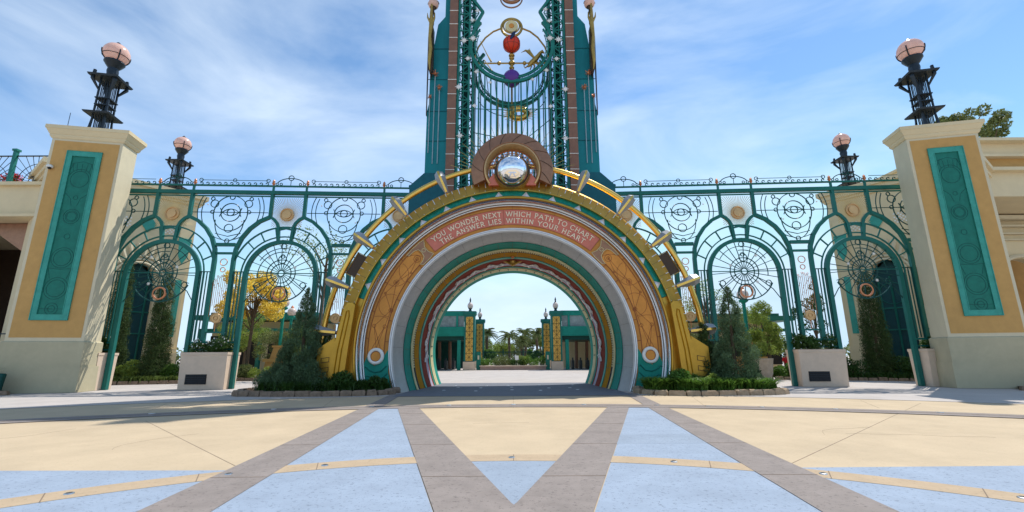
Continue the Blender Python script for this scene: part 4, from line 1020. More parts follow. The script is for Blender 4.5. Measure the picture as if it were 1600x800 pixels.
gate_planter(-1, 9.05, 11.4, 'wide pale planter with dark vent in the left gate screen', 'dark shrub with white flowers filling the wide left planter', True, lambda u, z: PL(u, z))
gate_planter(-1, 15.5, 16.55, 'narrow pale planter beside the left pillar', 'small dark shrub in the narrow planter by the left pillar', False, lambda u, z: PL(u, z))
gate_planter(1, 9.05, 11.4, 'wide pale planter with dark vent in the right gate screen', 'dark leafy shrub filling the wide right planter', True, lambda u, z: PR(u, z))
gate_planter(1, 15.5, 16.9, 'narrow pale planter beside the right pillar', 'small dark shrub in the narrow planter by the right pillar', False, lambda u, z: PR(u, z))

# ================================================================ BEDS IN FRONT OF THE PORTAL
def conifer(name, label, loc, h, r, m='conifer', n=26000, group=None, lean=0, size=.13, trunk=True, power=.85, ragged=.28, fill=.26):
    t = thing(name, label, 'tree', loc, group=group)
    MB().tube([(loc[0], loc[1], loc[2] - .05), (loc[0] + lean * .3, loc[1], loc[2] + h * .5), (loc[0] + lean, loc[1], loc[2] + h * .95)], [.10, .07, .015], 7).build('trunk', 'bark', t)
    # branch tips as clumps
    cs = []; nb = int(170 * (h / 4.5))
    for i in range(nb):
        f = (i + random.random()) / nb; f = f ** 1.25; z = f * h * .97; rr = r * (1 - f) ** power * random.uniform(1 - ragged, 1 + ragged * .7) + .04
        a = random.uniform(0, 6.283); q = random.uniform(.5, 1) ** .5
        cs.append((loc[0] + lean * f + rr * q * math.cos(a), loc[1] + rr * q * math.sin(a), loc[2] + .1 + z, max(.06, .07 + rr * fill)))
    cs.append((loc[0] + lean, loc[1], loc[2] + h * .98, .05))
    leafmesh('crown', m, t, cs, n, size, spread=(.85, .85, 1.25), aspect=.22, up=.9)
    return t
def bed(s, cx, cy, rx, ry, label, stonem, back=True):
    # flat-fronted oval bed with stone edging
    t = thing('stone_edging', label, 'edging', (cx, cy, 0))
    pts = []
    for i in range(200):
        a = math.pi * 2 * i / 200; ca, sa = math.cos(a), math.sin(a)
        pts.append((cx + rx * math.copysign(abs(ca) ** .7, ca), cy + ry * math.copysign(abs(sa) ** .7, sa)))
    # walk and place stones
    k = 0; acc = 0; last = pts[0]; stones = 0; seg = random.uniform(.42, .6); start = pts[0]
    for p in pts[1:] + [pts[0]]:
        acc += math.dist(p, last); last = p
        if acc > seg:
            mid = ((start[0] + p[0]) / 2, (start[1] + p[1]) / 2); rz = math.atan2(p[1] - start[1], p[0] - start[0])
            b = MB(); h = random.uniform(.20, .25); w_ = math.dist(start, p)
            X = Matrix.Translation((mid[0], mid[1], 0)) @ Matrix.Rotation(rz + random.uniform(-.04, .04), 4, 'Z')
            b.X = X; j = lambda: random.uniform(-.018, .018)
            L_, D, H = w_ / 2 - .012, .16, h
            prof = [(-L_, 0), (L_, 0), (L_, H * .7), (L_ - .05, H), (-L_ + .05, H), (-L_, H * .7)]
            vs = [(x + j(), -D + (.04 if z > H * .8 else 0) + j(), z + (j() if z > .1 else -.02)) for x, z in prof] + [(x + j(), D - (.04 if z > H * .8 else 0) + j(), z + (j() if z > .1 else -.02)) for x, z in prof]
            b.add(vs, [tuple(range(6)), tuple(range(11, 5, -1))] + [(i, i + 6, (i + 1) % 6 + 6, (i + 1) % 6) for i in range(6)])
            b.build('edging_stone', stonem, t); acc = 0; start = p; seg = random.uniform(.42, .62)
    b = MB(); b.flat([(cx + (x - cx) * .985, cy + (y - cy) * .97) for x, y in pts], .0, .13); struct('planting_bed', b, 'soil')
    return pts
def blades(name, m, label, cat, region, n, h, w_=.022, kind='stuff', droop=.5):
    """grass-like clumps over region function -> (x,y); each blade a bent strip"""
    vs = []; fs = []
    for i in range(n):
        x, y, z0 = region(); a = random.uniform(0, 6.283); ln = h * random.uniform(.6, 1.25); out_ = random.uniform(.15, droop + .3) * ln
        px, py = -math.sin(a) * w_, math.cos(a) * w_; k = len(vs)
        for f, wf in ((0, 1), (.5, .9), (.85, .5), (1.08, .1)):
            zz = z0 + ln * (f - .35 * f * f * droop * 1.3); oo = out_ * f * f
            vs += [(x + math.cos(a) * oo - px * wf, y + math.sin(a) * oo - py * wf, zz), (x + math.cos(a) * oo + px * wf, y + math.sin(a) * oo + py * wf, zz)]
        for q in range(3): fs.append((k + 2 * q, k + 2 * q + 1, k + 2 * q + 3, k + 2 * q + 2))
    b = MB(); b.v = vs; b.f = fs; o = b.build(name, m, recalc=False); tag(o, label, cat, kind=kind); return o
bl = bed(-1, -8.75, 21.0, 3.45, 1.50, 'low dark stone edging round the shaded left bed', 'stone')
br_ = bed(1, 8.6, 20.6, 3.1, 1.55, 'low sunlit-coloured stone edging round the sunny right bed', 'stone_sunlit')
conifer('conifer', 'tall blue-green conifer in the left bed, beside the portal foot', (-9.75, 21.2, .1), 4.75, 1.12, 'conifer', 46000, size=.105)
conifer('conifer', 'wide low conifer at the far left end of the left bed', (-10.6, 21.3, .1), 2.0, .95, 'conifer', 16000, size=.105)
conifer('conifer', 'bushy blue-green conifer in the middle of the right bed', (10.1, 21.0, .1), 4.7, 1.08, 'conifer', 46000, size=.105)
conifer('cypress', 'narrow dark cypress between the right portal foot and the conifer', (9.05, 21.6, .1), 3.0, .45, 'cypress', 9000, power=.5)
conifer('cypress', 'small dark cypress behind the left portal foot', (-8.95, 22.0, .1), 2.6, .5, 'cypress', 7000, power=.5)
def clumps(cx, cy, rx, ry, n):
    cl = []
    for _ in range(n):
        a = random.uniform(0, 6.28); q = math.sqrt(random.random()); cl.append((cx + rx * q * math.cos(a), cy + ry * q * math.sin(a)))
    def f():
        c = random.choice(cl); return (c[0] + random.gauss(0, .10), c[1] + random.gauss(0, .10), .1)
    return f
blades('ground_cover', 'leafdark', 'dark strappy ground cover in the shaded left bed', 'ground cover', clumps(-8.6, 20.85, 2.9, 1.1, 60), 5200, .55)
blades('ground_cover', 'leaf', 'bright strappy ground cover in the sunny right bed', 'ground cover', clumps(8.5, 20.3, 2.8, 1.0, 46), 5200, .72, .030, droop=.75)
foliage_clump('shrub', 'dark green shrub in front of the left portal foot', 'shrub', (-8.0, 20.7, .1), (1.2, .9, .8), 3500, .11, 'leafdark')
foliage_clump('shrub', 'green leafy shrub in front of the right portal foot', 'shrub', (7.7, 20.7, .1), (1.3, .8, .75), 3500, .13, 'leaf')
foliage_clump('shrub', 'dark low shrub left of the left portal ring foot', 'shrub', (-6.5, 20.9, .1), (1.3, .7, .6), 2600, .11, 'leafdark')
foliage_clump('shrub', 'leafy shrub with upright shoots beside the right conifer', 'shrub', (8.9, 20.2, .1), (.9, .6, 1.0), 2200, .14, 'leafpale')
# corner beds by the pillars
def edge_row(pts, label, m):
    t = thing('stone_edging', label, 'edging', (pts[0][0], pts[0][1], 0))
    for i in range(len(pts) - 1):
        p, q = Vector(pts[i]), Vector(pts[i + 1]); n = max(1, int((q - p).length / .5)); d = (q - p) / n
        for k in range(n):
            c = p + d * (k + .5); b = MB(X=Matrix.Translation((c.x, c.y, 0)) @ Matrix.Rotation(math.atan2(d.y, d.x), 4, 'Z'))
            b.frustum((0, 0, -.02), (d.length * .95, .32), (d.length * .82, .24), random.uniform(.19, .25)); b.build('edging_stone', m, t)
edge_row([(-26.5, 19.8), (-24.3, 20.6), (-23.0, 21.3)], 'dark stone edging at the foot of the left pillar', 'stone')
edge_row([(23.0, 21.2), (24.4, 20.4), (27, 19.9)], 'dark stone edging at the foot of the right pillar', 'stone')
b = MB(); b.flat([(-26.6, 20.0), (-24.3, 20.8), (-23.2, 21.4), (-24, 22.2), (-27, 22)], 0, .12); struct('planting_bed', b, 'soil')
b = MB(); b.flat([(23.2, 21.4), (24.4, 20.6), (27, 20.1), (27, 22), (24, 22.2)], 0, .12); struct('planting_bed', b, 'soil')
foliage_clump('shrub', 'small dark shrub at the foot of the right pillar', 'shrub', (24.9, 21.1, .1), (1.4, .7, .65), 2600, .1, 'leafdark')
def reg(cx, cy, sx, sy):
    return lambda: (cx + random.gauss(0, sx), cy + random.gauss(0, sy), .1)
blades('dry_grass', 'dry', 'tuft of dry ornamental grass at the left edge of the photo', 'grass', reg(-24.35, 20.95, .22, .2), 420, 1.15, .012, kind='stuff', droop=.4)
t = thing('bollard_light', 'short dark green bollard light beside the dry grass', 'bollard', (-23.55, 21.25, .1))
MB().lathe([(.26, 0), (.24, .06), (.15, .12), (.17, .45), (.20, .78), (.17, .84), (.05, .86)], (-23.55, 21.25, .1), 18).build('body', 'irongreen', t, smooth=40); MB().lathe([(.172, 0), (.192, .06)], (-23.55, 21.25, .70), 18, cap=False).build('lens_band', 'darkmetal', t, smooth=40)

# ================================================================ TERRACE BUILDINGS AT THE EDGES
def rail_panel(b, x0, x1, y, z0, z1, X=None):
    for z in (z0, z1): b.bar((x0, y, z), (x1, y, z), .04)
    cx = (x0 + x1) / 2; n = 15
    for k in range(n + 1):
        a = math.pi * k / n; t_ = min((x1 - x0) / 2 / max(1e-3, abs(math.cos(a))), (z1 - z0) / max(1e-3, math.sin(a)))
        b.bar((cx + .25 * math.cos(a), y, z0 + .25 * math.sin(a)), (cx + t_ * math.cos(a), y, z0 + t_ * math.sin(a)), .014)
    for r in (.25, .6, 1.0, 1.45):
        b.path([p for p in circ((cx, y, z0), r, 20, 0, 180) if p[2] < z1 and x0 < p[0] < x1] or [(cx, y, z0), (cx, y, z0 + .1)], .016)
tb = thing('terrace_building', 'cream terrace building with dark arcade at the left edge, behind the pillar', 'building', (-40, 33, 0))
b = MB(); b.box((-40, 35, 12.45), (14.4, 10, 2.3)); b.box((-40, 34.9, 13.72), (14.7, 10.4, .25)); b.box((-40, 34.8, 11.35), (14.6, 10.3, .2)); b.build('deck', 'creamwall', tb)
b = MB(); b.box((-40, 39.5, 5.6), (14, .4, 11.2)); b.box((-46.8, 35, 5.6), (.4, 9, 11.2)); b.box((-33.1, 36, 5.6), (.4, 7.6, 11.2)); b.build('arcade_shade_walls', 'brownplate', tb)  # walls coloured dark brown for arcade shade; right side wall added to block sun
b = MB(); b.box((-33.6, 31.0, 5.6), (.9, .9, 11.2)); b.box((-42, 31.0, 5.6), (.9, .9, 11.2)); b.build('column', 'creamwall', tb)
b = MB(); b.prism([(-46.5, 11.2), (-32.8, 11.2), (-32.8, 7.6), (-34.5, 8.7), (-37, 10.3), (-40, 10.9), (-46.5, 8)], 31.2, 31.7); b.build('arcade_soffit', 'bronze', tb)
r_ = MB()
for k in range(4): rail_panel(r_, -46.8 + 3.6 * k, -43.2 + 3.6 * k, 30.2, 13.95, 16.0)
r_.build('terrace_railing', 'darkmetal', tb)
for k in range(5): b = MB(); b.box((-46.9 + 3.6 * k, 30.15, 15.1), (.22, .22, 2.5)); b.box((-46.9 + 3.6 * k, 30.15, 16.43), (.34, .34, .15)); b.build('railing_post', 'teal', tb)
b = MB(); b.box((-37.5, 37, 1.2), (5, .3, 2.4)); b.box((-38, 36, .6), (3, 1, 1.2)); b.build('counter', 'black', tb)
b = MB(); rail_panel(b, -34.8, -31.8, 29.6, .1, 3.2); b = b.build('fan_gate', 'darkmetal', tb)
foliage_clump('shrub', 'red flowers on the terrace behind the left railing', 'flowers', (-37.3, 31.2, 13.85), (1.6, .8, 1.2), 500, .15, 'leafdark', flowers=700, fm='redcloth')

rb = thing('terrace_building', 'cream building with bold cornices and arched opening at the right edge', 'building', (40, 33, 0))
b = MB(); b.box((40, 35, 16.3), (14.5, 9, .9)); b.box((40, 34.7, 16.85), (14.9, 9.6, .22)); b.box((40, 34.9, 15.75), (14.7, 9.3, .2)); b.build('upper_cornice', 'creamwall', rb)
b = MB(); b.box((40, 35, 15.2), (14.2, 8.6, 1.0)); b.build('recess_band', 'tan', rb)
b = MB(); b.box((40, 35.2, 13.7), (14.5, 9.4, 2.1)); b.box((40, 34.9, 14.62), (14.9, 9.7, .25)); b.build('entablature', 'creamwall', rb)
# lower facade with arched opening, further back
q = [(30, 0), (38.6, 0), (38.6, 6.9)] + [(40.8 - 2.2 * math.cos(R_(a)), 6.9 + 2.2 * math.sin(R_(a))) for a in range(10, 180, 10)] + [(43.0, 6.9), (43.0, 0), (47, 0), (47, 12.2), (30, 12.2)]
b = MB(); b.prism(q, 35.2, 36.0); b.build('lower_facade', 'creamwall', rb)
b = MB(); b.box((38.5, 35.1, 12.35), (17, 1.3, .3)); b.box((38.5, 35.15, 11.7), (17, .9, .14)); b.box((38.5, 35.2, 11.1), (17, .7, .12)); b.box((38.5, 35.2, 10.6), (17, .6, .10)); b.build('lower_cornice', 'paletrim', rb)
b = MB(); b.tube([(40.8 - 2.4 * math.cos(R_(a)), 35.15, 6.9 + 2.4 * math.sin(R_(a))) for a in range(0, 181, 10)], .16, 6); b.build('arch_moulding', 'paletrim', rb)
b = MB(); b.box((44, 40, 6.1), (26, .4, 12.2)); b.build('inner_wall', 'tan', rb)
b = MB()
for x in (33.9, 36.0, 44): b.box((x, 35.6, 12.6), (.6, .6, .8)); b.tube([(x + .5, 35.3, 12.9), (x + .8, 35.3, 12.6), (x + .5, 35.3, 12.4)], .09, 6)
b.build('column', 'creamwall', rb)

def leafy_tree(name, label, loc, h, cr, m, n=9000, size=.2, group=None, crown_z=None, cat='tree', sparse=.6, flat=.75, limbs=7, m2=None, n2=0):
    t = thing(name, label, cat, loc, group=group); x, y, z = loc; cz = crown_z or h * .68
    b = MB(); top = (x + random.uniform(-.3, .3), y, z + cz)
    b.tube([(x, y, z - .1), (x + .08, y, z + cz * .5), top], [h * .014 + .03, h * .011 + .02, h * .006 + .01], 8)
    cs = []
    for k in range(limbs * 3):
        a = random.uniform(0, 6.283); el = random.uniform(-.8, 1.15); q = random.uniform(.45, 1)
        e = (x + cr * q * math.cos(a) * math.cos(el), y + cr * q * math.sin(a) * math.cos(el), z + cz + cr * q * math.sin(el) * flat)
        cs.append(e + (cr * random.uniform(.16, .34) * sparse * 1.3,))
        if k < limbs * 2:
            st = (x + .05, y, z + cz * random.uniform(.55, .95)); mid = ((st[0] + e[0]) / 2, (st[1] + e[1]) / 2, (st[2] + e[2]) / 2 + .15)
            b.tube([st, mid, e], [h * .0045 + .01, h * .003 + .006, .006], 5)
    b.build('trunk', 'bark', t)
    leafmesh('crown', m, t, cs, n, size)
    if m2: leafmesh('blossom', m2, t, cs, n2, size * 1.1, aspect=.7)
    return t
leafy_tree('tree', 'dark feathery tree top rising behind the right pillar', (44.3, 40, 0), 24.5, 3.2, 'olive', 4500, .30, crown_z=22.9, sparse=.7, flat=.55)
# ================================================================ BACK PAVILIONS
def back_pavilion(s, label, lamplabel):
    t = thing('side_pavilion', label, 'building', (s * 28, 34, 0))
    A = Vector((26.2, 35.6)); D = (Vector((31.4, 28.4)) - A); Lw = D.length; D.normalize(); Nn = Vector((-D.y, D.x));
    if Nn.y > 0: Nn = -Nn                                   # towards the plaza
    def W(u, z, o=0): p = A + D * u + Nn * o; return (p.x, p.y, z)
    def wb(b, u0, u1, z0, z1, o0, o1):
        vs = [W(u0, z0, o0), W(u1, z0, o0), W(u1, z0, o1), W(u0, z0, o1), W(u0, z1, o0), W(u1, z1, o0), W(u1, z1, o1), W(u0, z1, o1)]
        b.add(vs, [(0, 3, 2, 1), (4, 5, 6, 7), (0, 1, 5, 4), (1, 2, 6, 5), (2, 3, 7, 6), (3, 0, 4, 7)])
    def wp(b, poly, o0, o1):
        n = len(poly); b.add([W(p[0], p[1], o0) for p in poly] + [W(p[0], p[1], o1) for p in poly], [tuple(range(n)), tuple(range(2 * n - 1, n - 1, -1))] + [(i, i + n, (i + 1) % n + n, (i + 1) % n) for i in range(n)])
    uc = 3.1; rw = 1.1
    wall = [(0, 0), (uc - rw, 0), (uc - rw, 6.6)] + [(uc - rw * math.cos(R_(a)), 6.6 + 2.2 * math.sin(R_(a))) for a in range(10, 180, 10)] + [(uc + rw, 6.6), (uc + rw, 0), (Lw, 0), (Lw, 13.9), (0, 13.9)]
    b = MB(sx=s); wp(b, wall, 0, -.8); b.build('wall', 'creamwall', t)
    b = MB(sx=s); wb(b, -.0, Lw, 0, 13.9, -4.2, -4.0); wb(b, 0, .3, 0, 13.9, -.8, -4.0); wb(b, Lw - .3, Lw, 0, 13.9, -.8, -4.0); b.build('rear_wall', 'creamwall', t)
    b = MB(sx=s); wb(b, -.15, Lw + .15, 13.9, 14.1, .15, -4.3); wb(b, -.3, Lw + .3, 14.1, 14.45, .3, -4.4); wb(b, -.5, Lw + .5, 14.45, 14.8, .5, -4.6); b.build('cornice', 'creamwall', t)
    b = MB(sx=s)
    for k, (rr, o) in enumerate(((1.5, .08), (1.75, .05), (2.0, .07))):
        pts = [W(uc - rr, 2.2, o)] + [W(uc - rr * math.cos(R_(a)), 6.6 + (rr + .55) * math.sin(R_(a)), o) for a in range(0, 181, 10)] + [W(uc + rr, 2.2, o)]
        b.tube(pts, .09, 6)
    for a in range(15, 170, 12): b.tube([W(uc - 1.75 * math.cos(R_(a)), 6.6 + 2.6 * math.sin(R_(a)), .08), W(uc - 2.3 * math.cos(R_(a)), 6.6 + 3.5 * math.sin(R_(a)), .05)], [.10, .14], 5)
    b.build('arch_moulding', 'paletrim', t)
    b = MB(sx=s); wp(b, [(uc - 1.3, .1), (uc + 1.3, .1), (uc + 1.3, 6.5), (uc + .9, 7.8), (uc, 8.7), (uc - .9, 7.8), (uc - 1.3, 6.5)], -.6, -.72); d = b.build('door', 'door', t)
    b = MB(sx=s)
    for u in (-.75, 0, .75): b.bar(W(uc + u, .2, -.56), W(uc + u, 7.4, -.56), .05)
    for z in (3.4, 5.0): b.bar(W(uc - 1.5, z, -.56), W(uc + 1.5, z, -.56), .05)
    b.tube([W(uc + math.cos(R_(a)) * .8, 6.1 + math.sin(R_(a)) * .8, -.56) for a in range(0, 360, 15)], .03, 5, closed=True)
    b.build('door_tracery', 'tealpost', d)
    for u in (uc - 2.45, uc + 2.5):
        b = MB(sx=s); wb(b, u - .38, u + .38, 1.0, 12.2, .02, .22); wb(b, u - .55, u + .55, .0, 2.0, .02, .45); wb(b, u - .48, u + .48, 2.0, 2.3, .02, .36); pl_ = b.build('pilaster', 'creamwall', t)
        b = MB(sx=s); wb(b, u - .2, u + .2, 3.2, 7.6, .222, .27); b.build('green_inlay', 'panelframe', pl_)
        b = MB(sx=s); wp(b, [(u - .45, 11.0), (u + .45, 11.0), (u + .3, 9.5), (u, 8.9), (u - .3, 9.5)], .225, .29); b.build('green_diamond', 'panelframe', pl_)
    b = MB(sx=s)
    wp(b, [(uc - .5, 11.7), (uc, 11.0), (uc + .5, 11.7), (uc, 12.4)], .01, .08); b.build('green_lozenge', 'panelframe', t)
    for u in (uc - 1.45, uc + 1.45):
        b = MB(sx=s)
        for i in range(6):
            for j in range(6):
                if (i + j) % 2: wb(b, u - .4 + .13 * i, u - .29 + .13 * i, 11.2 + .13 * j, 11.31 + .13 * j, .005, .03)
        b.build('white_fretwork', 'white', t)
    make_lamp((s * 28.9, 36.2, 14.8), 0, lamplabel)
    return t
back_pavilion(-1, 'cream pavilion with arched teal door behind the left gate', 'smaller-looking dark lamp with pink globe on the pavilion behind the left gate')
back_pavilion(1, 'cream pavilion with arched teal door behind the right gate', 'smaller-looking dark lamp with pink globe on the pavilion behind the right gate')

# beds behind the gates
def rear_bed(s, label, m):
    pts = [(s * -1 * -1 * x, y) for x, y in ((27.5, 27.3), (24.0, 29.4), (21.0, 30.6), (18.9, 31.4))]
    pts = [(s * x, y) for x, y in ((27.5, 27.3), (24.0, 29.0), (21.0, 30.0), (18.9, 31.0))]
    edge_row(pts, label, m)
    b = MB(); b.flat([(p[0], p[1] + .1) for p in pts] + [(s * 20.5, 35), (s * 26, 36), (s * 31, 31)], 0, .10); struct('planting_bed', b, 'soil')
rear_bed(-1, 'stone edging of the bed before the left pavilion', 'stone'); rear_bed(1, 'stone edging of the bed before the right pavilion', 'stone')
conifer('cypress', 'tall slim cypress before the arched door of the left pavilion', (-23.6, 30.3, .1), 7.3, .62, 'cypress', 36000, size=.12, power=.38, ragged=.12, fill=.55)
conifer('cypress', 'slim cypress seen through the outer bars of the left gate', (-26.3, 30.0, .1), 8.2, .62, 'cypress', 36000, size=.12, power=.38, ragged=.12, fill=.55)
conifer('cypress', 'slim dark cypress in the shade before the right pavilion', (24.1, 30.3, .1), 7.2, .68, 'cypress', 36000, size=.12, power=.38, ragged=.12, fill=.55)
for k, (x, y, e, m, lb) in enumerate(((-24.9, 29.8, (1.4, 1, 1.3), 'leafpale', 'pale green shrub left of the tall cypress behind the left gate'), (-22.3, 30.9, (1.5, 1.0, 1.0), 'leaf', 'low green shrub right of the tall cypress behind the left gate'),
      (-20.6, 31.6, (1.7, 1.1, 1.2), 'olive', 'olive shrub at the right end of the bed behind the left gate'), (-26.5, 29.3, (1.2, .9, .8), 'leaf', 'green shrub behind the left gate nearest the left pillar'),
      (25.6, 29.6, (1.6, 1, 1.3), 'leafdark', 'dark shrub right of the cypress behind the right gate'), (22.4, 30.8, (1.5, 1.0, 1.2), 'leafdark', 'dark shrub left of the cypress behind the right gate'), (20.6, 31.2, (1.3, 1.0, 1.6), 'olive', 'tall loose shrub behind the right gate beside the wide planter'))):
    foliage_clump('shrub', lb, 'shrub', (x, y, .1), e, 4200, .13, m, 'shrubs behind the gates')
blades('ground_cover', 'grassy', 'strappy grass edging the bed behind the left gate', 'ground cover', lambda: (lambda u: (-27.2 + 8.2 * u, 27.9 + 3.4 * u + random.gauss(0, .15), .1))(random.random()), 2600, .45)
blades('ground_cover', 'leafdark', 'dark grass edging the bed behind the right gate', 'ground cover', lambda: (lambda u: (27.2 - 8.2 * u, 27.9 + 3.4 * u + random.gauss(0, .15), .1))(random.random()), 2000, .45)
# vine on right pavilion
leafy_tree('climber', 'dark thin-leaved climber at the corner of the right pavilion', (21.0, 31.6, 0), 4.0, 1.3, 'leafdark', 1500, .18, crown_z=4.6, sparse=.8, flat=1.6, cat='plant')

# trees behind
leafy_tree('tree', 'yellow-blossomed tree behind the left gate', (-20.0, 34.5, 0), 8.4, 2.3, 'leafpale', 2200, .12, crown_z=6.2, sparse=.75, flat=.95, limbs=12, m2='leafyellow', n2=16000)
leafy_tree('tree', 'sparse pale tree between left gate and portal', (-14.6, 34.0, 0), 11.5, 2.5, 'leafpale', 1500, .16, crown_z=9.4, sparse=.9, flat=.8, limbs=7)
leafy_tree('tree', 'small olive tree left of the lamp post behind the left gate', (-19.3, 37.5, 0), 5.0, 1.6, 'olive', 10000, .10, crown_z=2.4, sparse=.9, flat=1.1)
leafy_tree('tree', 'bushy green tree right of the lamp post behind the left gate', (-16.9, 37, 0), 5.2, 1.6, 'leafpale', 10000, .10, crown_z=2.6, sparse=.9, flat=1.0)
leafy_tree('tree', 'green tree behind the wide left planter', (-23.5, 40, 0), 6.5, 2.2, 'leafpale', 12000, .12, crown_z=3.4, sparse=.9, flat=1.1)
leafy_tree('tree', 'bright green bushy tree beside the right gate leg', (17.6, 31.6, 0), 6.0, 1.3, 'leafpale', 9000, .12, crown_z=3.2, sparse=.9, flat=1.7)
leafy_tree('tree', 'thin olive tree behind the big ribbed pot', (16.7, 35.5, 0), 7.5, 2.0, 'olive', 5000, .09, crown_z=4.6, sparse=.8, flat=1.0, limbs=10)
leafy_tree('tree', 'sparse yellow-green tree above the right conifer', (14.6, 34, 0), 7.6, 1.9, 'leafpale', 1700, .13, crown_z=5.6, sparse=.8, flat=.9, limbs=10)
leafy_tree('tree', 'small green tree low behind the right conifer', (15.0, 38, 0), 5.0, 1.7, 'olive', 9000, .10, crown_z=3.0, sparse=.9)
leafy_tree('tree', 'green tree behind the wide right planter', (20.3, 38, 0), 7.5, 2.0, 'leafpale', 9000, .12, crown_z=4.0, sparse=.8, flat=1.6)
for k, (x, y, e, m, lb) in enumerate(((-17.9, 33.6, (1.8, 1, .9), 'leafpale', 'low shrub in front of the yellow tree'), (-15.6, 34.4, (2.4, 1, .8), 'leaf', 'low shrub by the foot of the left lamp post'), (-19.9, 33.9, (1.6, 1, 1.1), 'olive', 'olive shrub at the foot of the yellow tree'),
      (18.6, 31.9, (1.3, .9, 1.3), 'leaf', 'green shrub right of the ribbed pot'), (14.4, 33.5, (2.0, 1, 1.3), 'leaf', 'green shrub left of the ribbed pot'))):
    foliage_clump('shrub', lb, 'shrub', (x, y, 0), e, 4000, .12, m, 'shrubs behind the gates')
edge_row([(-21.0, 33.0), (-18.0, 32.9), (-14.6, 33.4)], 'stone edging in front of the yellow tree', 'stone')
edge_row([(17.6, 31.2), (18.6, 30.9), (19.6, 31.1)], 'short stone edging right of the ribbed pot', 'stone')
# ribbed pot
t = thing('ribbed_pot', 'big ribbed grey stone pot with a leafy shrub behind the right gate', 'pot', (16.35, 30.4, 0))
b = MB(); n_ = 48; vs = []; fs = []; prof = [(.52, 0), (.58, .35), (.60, .4), (.66, .9), (.70, 1.25), (.74, 1.28), (.74, 1.4), (.62, 1.4), (.60, 1.2)]
for i, (r, z) in enumerate(prof):
    for k in range(n_):
        a = 2 * math.pi * k / n_; rr = r * (1 + (.03 * math.cos(a * 12) if 1 < i < 5 else 0)); vs.append((16.35 + rr * math.cos(a), 30.4 + rr * math.sin(a), z))
for i in range(len(prof) - 1):
    for k in range(n_): l = (k + 1) % n_; fs.append((i * n_ + k, i * n_ + l, (i + 1) * n_ + l, (i + 1) * n_ + k))
fs.append(tuple(range((len(prof) - 1) * n_, len(prof) * n_))); b.add(vs, fs); b.build('pot_body', 'potstone', t, smooth=50)
foliage_clump('shrub', 'light green shrub growing in the ribbed pot', 'shrub', (16.35, 30.4, 1.25), (1.1, 1.0, 1.2), 2200, .12, 'leafpale', 'shrubs behind the gates')
# lamp posts
def lamp_post(x, y, h, label, ped=True, arms=False):
    t = thing('lamp_post', label, 'lamp post', (x, y, 0), group='teal lamp posts behind the gates')
    if ped:
        b = MB(); b.frustum((x, y, 0), (1.5, 1.5), (1.3, 1.3), 1.3); b.box((x, y, 1.4), (1.6, 1.6, .22)); b.frustum((x, y, 1.5), (.9, .9), (.6, .6), .9); b.box((x, y, 2.45), (.8, .8, .14)); b.build('pedestal', 'tan', t)
    b = MB(); b.tube([(x, y, .1), (x, y, h - .55)], .12, 10); b.lathe([(.12, 0), (.28, .1), (.34, .2), (.2, .3)], (x, y, h - .62), 12); b.build('pole', 'tealbright', t, smooth=50)
    MB().ball((x, y, h), .40, 18, 12).build('globe', 'whiteglobe', t, smooth=180)
    MB().lathe([(.10, .36), (.16, .42), (.03, .6)], (x, y, h), 10).build('globe_cap', 'copper', t)
lamp_post(-18.3, 35.8, 5.9, 'teal lamp post with pale globe on a tan pedestal behind the left gate')
lamp_post(-20.4, 41.5, 5.7, 'farther teal lamp post seen just right of the yellow tree', False)
lamp_post(-21.3, 46, 5.2, 'farthest small lamp post behind the left gate', False)
lamp_post(16.7, 32.4, 5.9, 'teal lamp post with pale globe on a tan pedestal behind the right gate')
# kiosks
def kiosk(x, y, w_, d, h, label, side=1):
    t = thing('kiosk', label, 'kiosk', (x, y, 0))
    b = MB(); b.box((x, y + d / 2, h * .42), (w_ * .9, d * .8, h * .84)); b.build('wall', 'creamwall', t)
    b = MB(); b.box((x, y + d / 2, h * .9), (w_ * 1.1, d * 1.2, .5)); b.box((x, y + d / 2, h * .9 + .4), (w_ * .9, d, .3)); b.box((x, y + .1, h * .70), (w_ * 1.05, .5, .3)); b.build('roof', 'teal', t)
    b = MB()
    for k in range(5): b.box((x - w_ / 2 + w_ * k / 4, y - .1, h * .35), (.35, .35, h * .70))
    b.build('column', 'teal', t)
    b = MB()
    for k in range(4): b.box((x - w_ / 2 + w_ * (k + .5) / 4, y + d * .1 - .02, h * .36), (w_ * .16, .06, h * .5))
    b.build('window', 'black', t)
kiosk(-25.5, 46, 12, 6, 6.2, 'teal roofed cream kiosk behind the yellow tree'); kiosk(-14.0, 50, 7, 5, 7.6, 'teal kiosk beyond the left conifer'); kiosk(22.5, 48, 13, 6, 6.0, 'teal roofed cream kiosk behind the trees of the right gate'); kiosk(13.4, 46, 5, 5, 6.2, 'teal kiosk just beyond the right conifer')
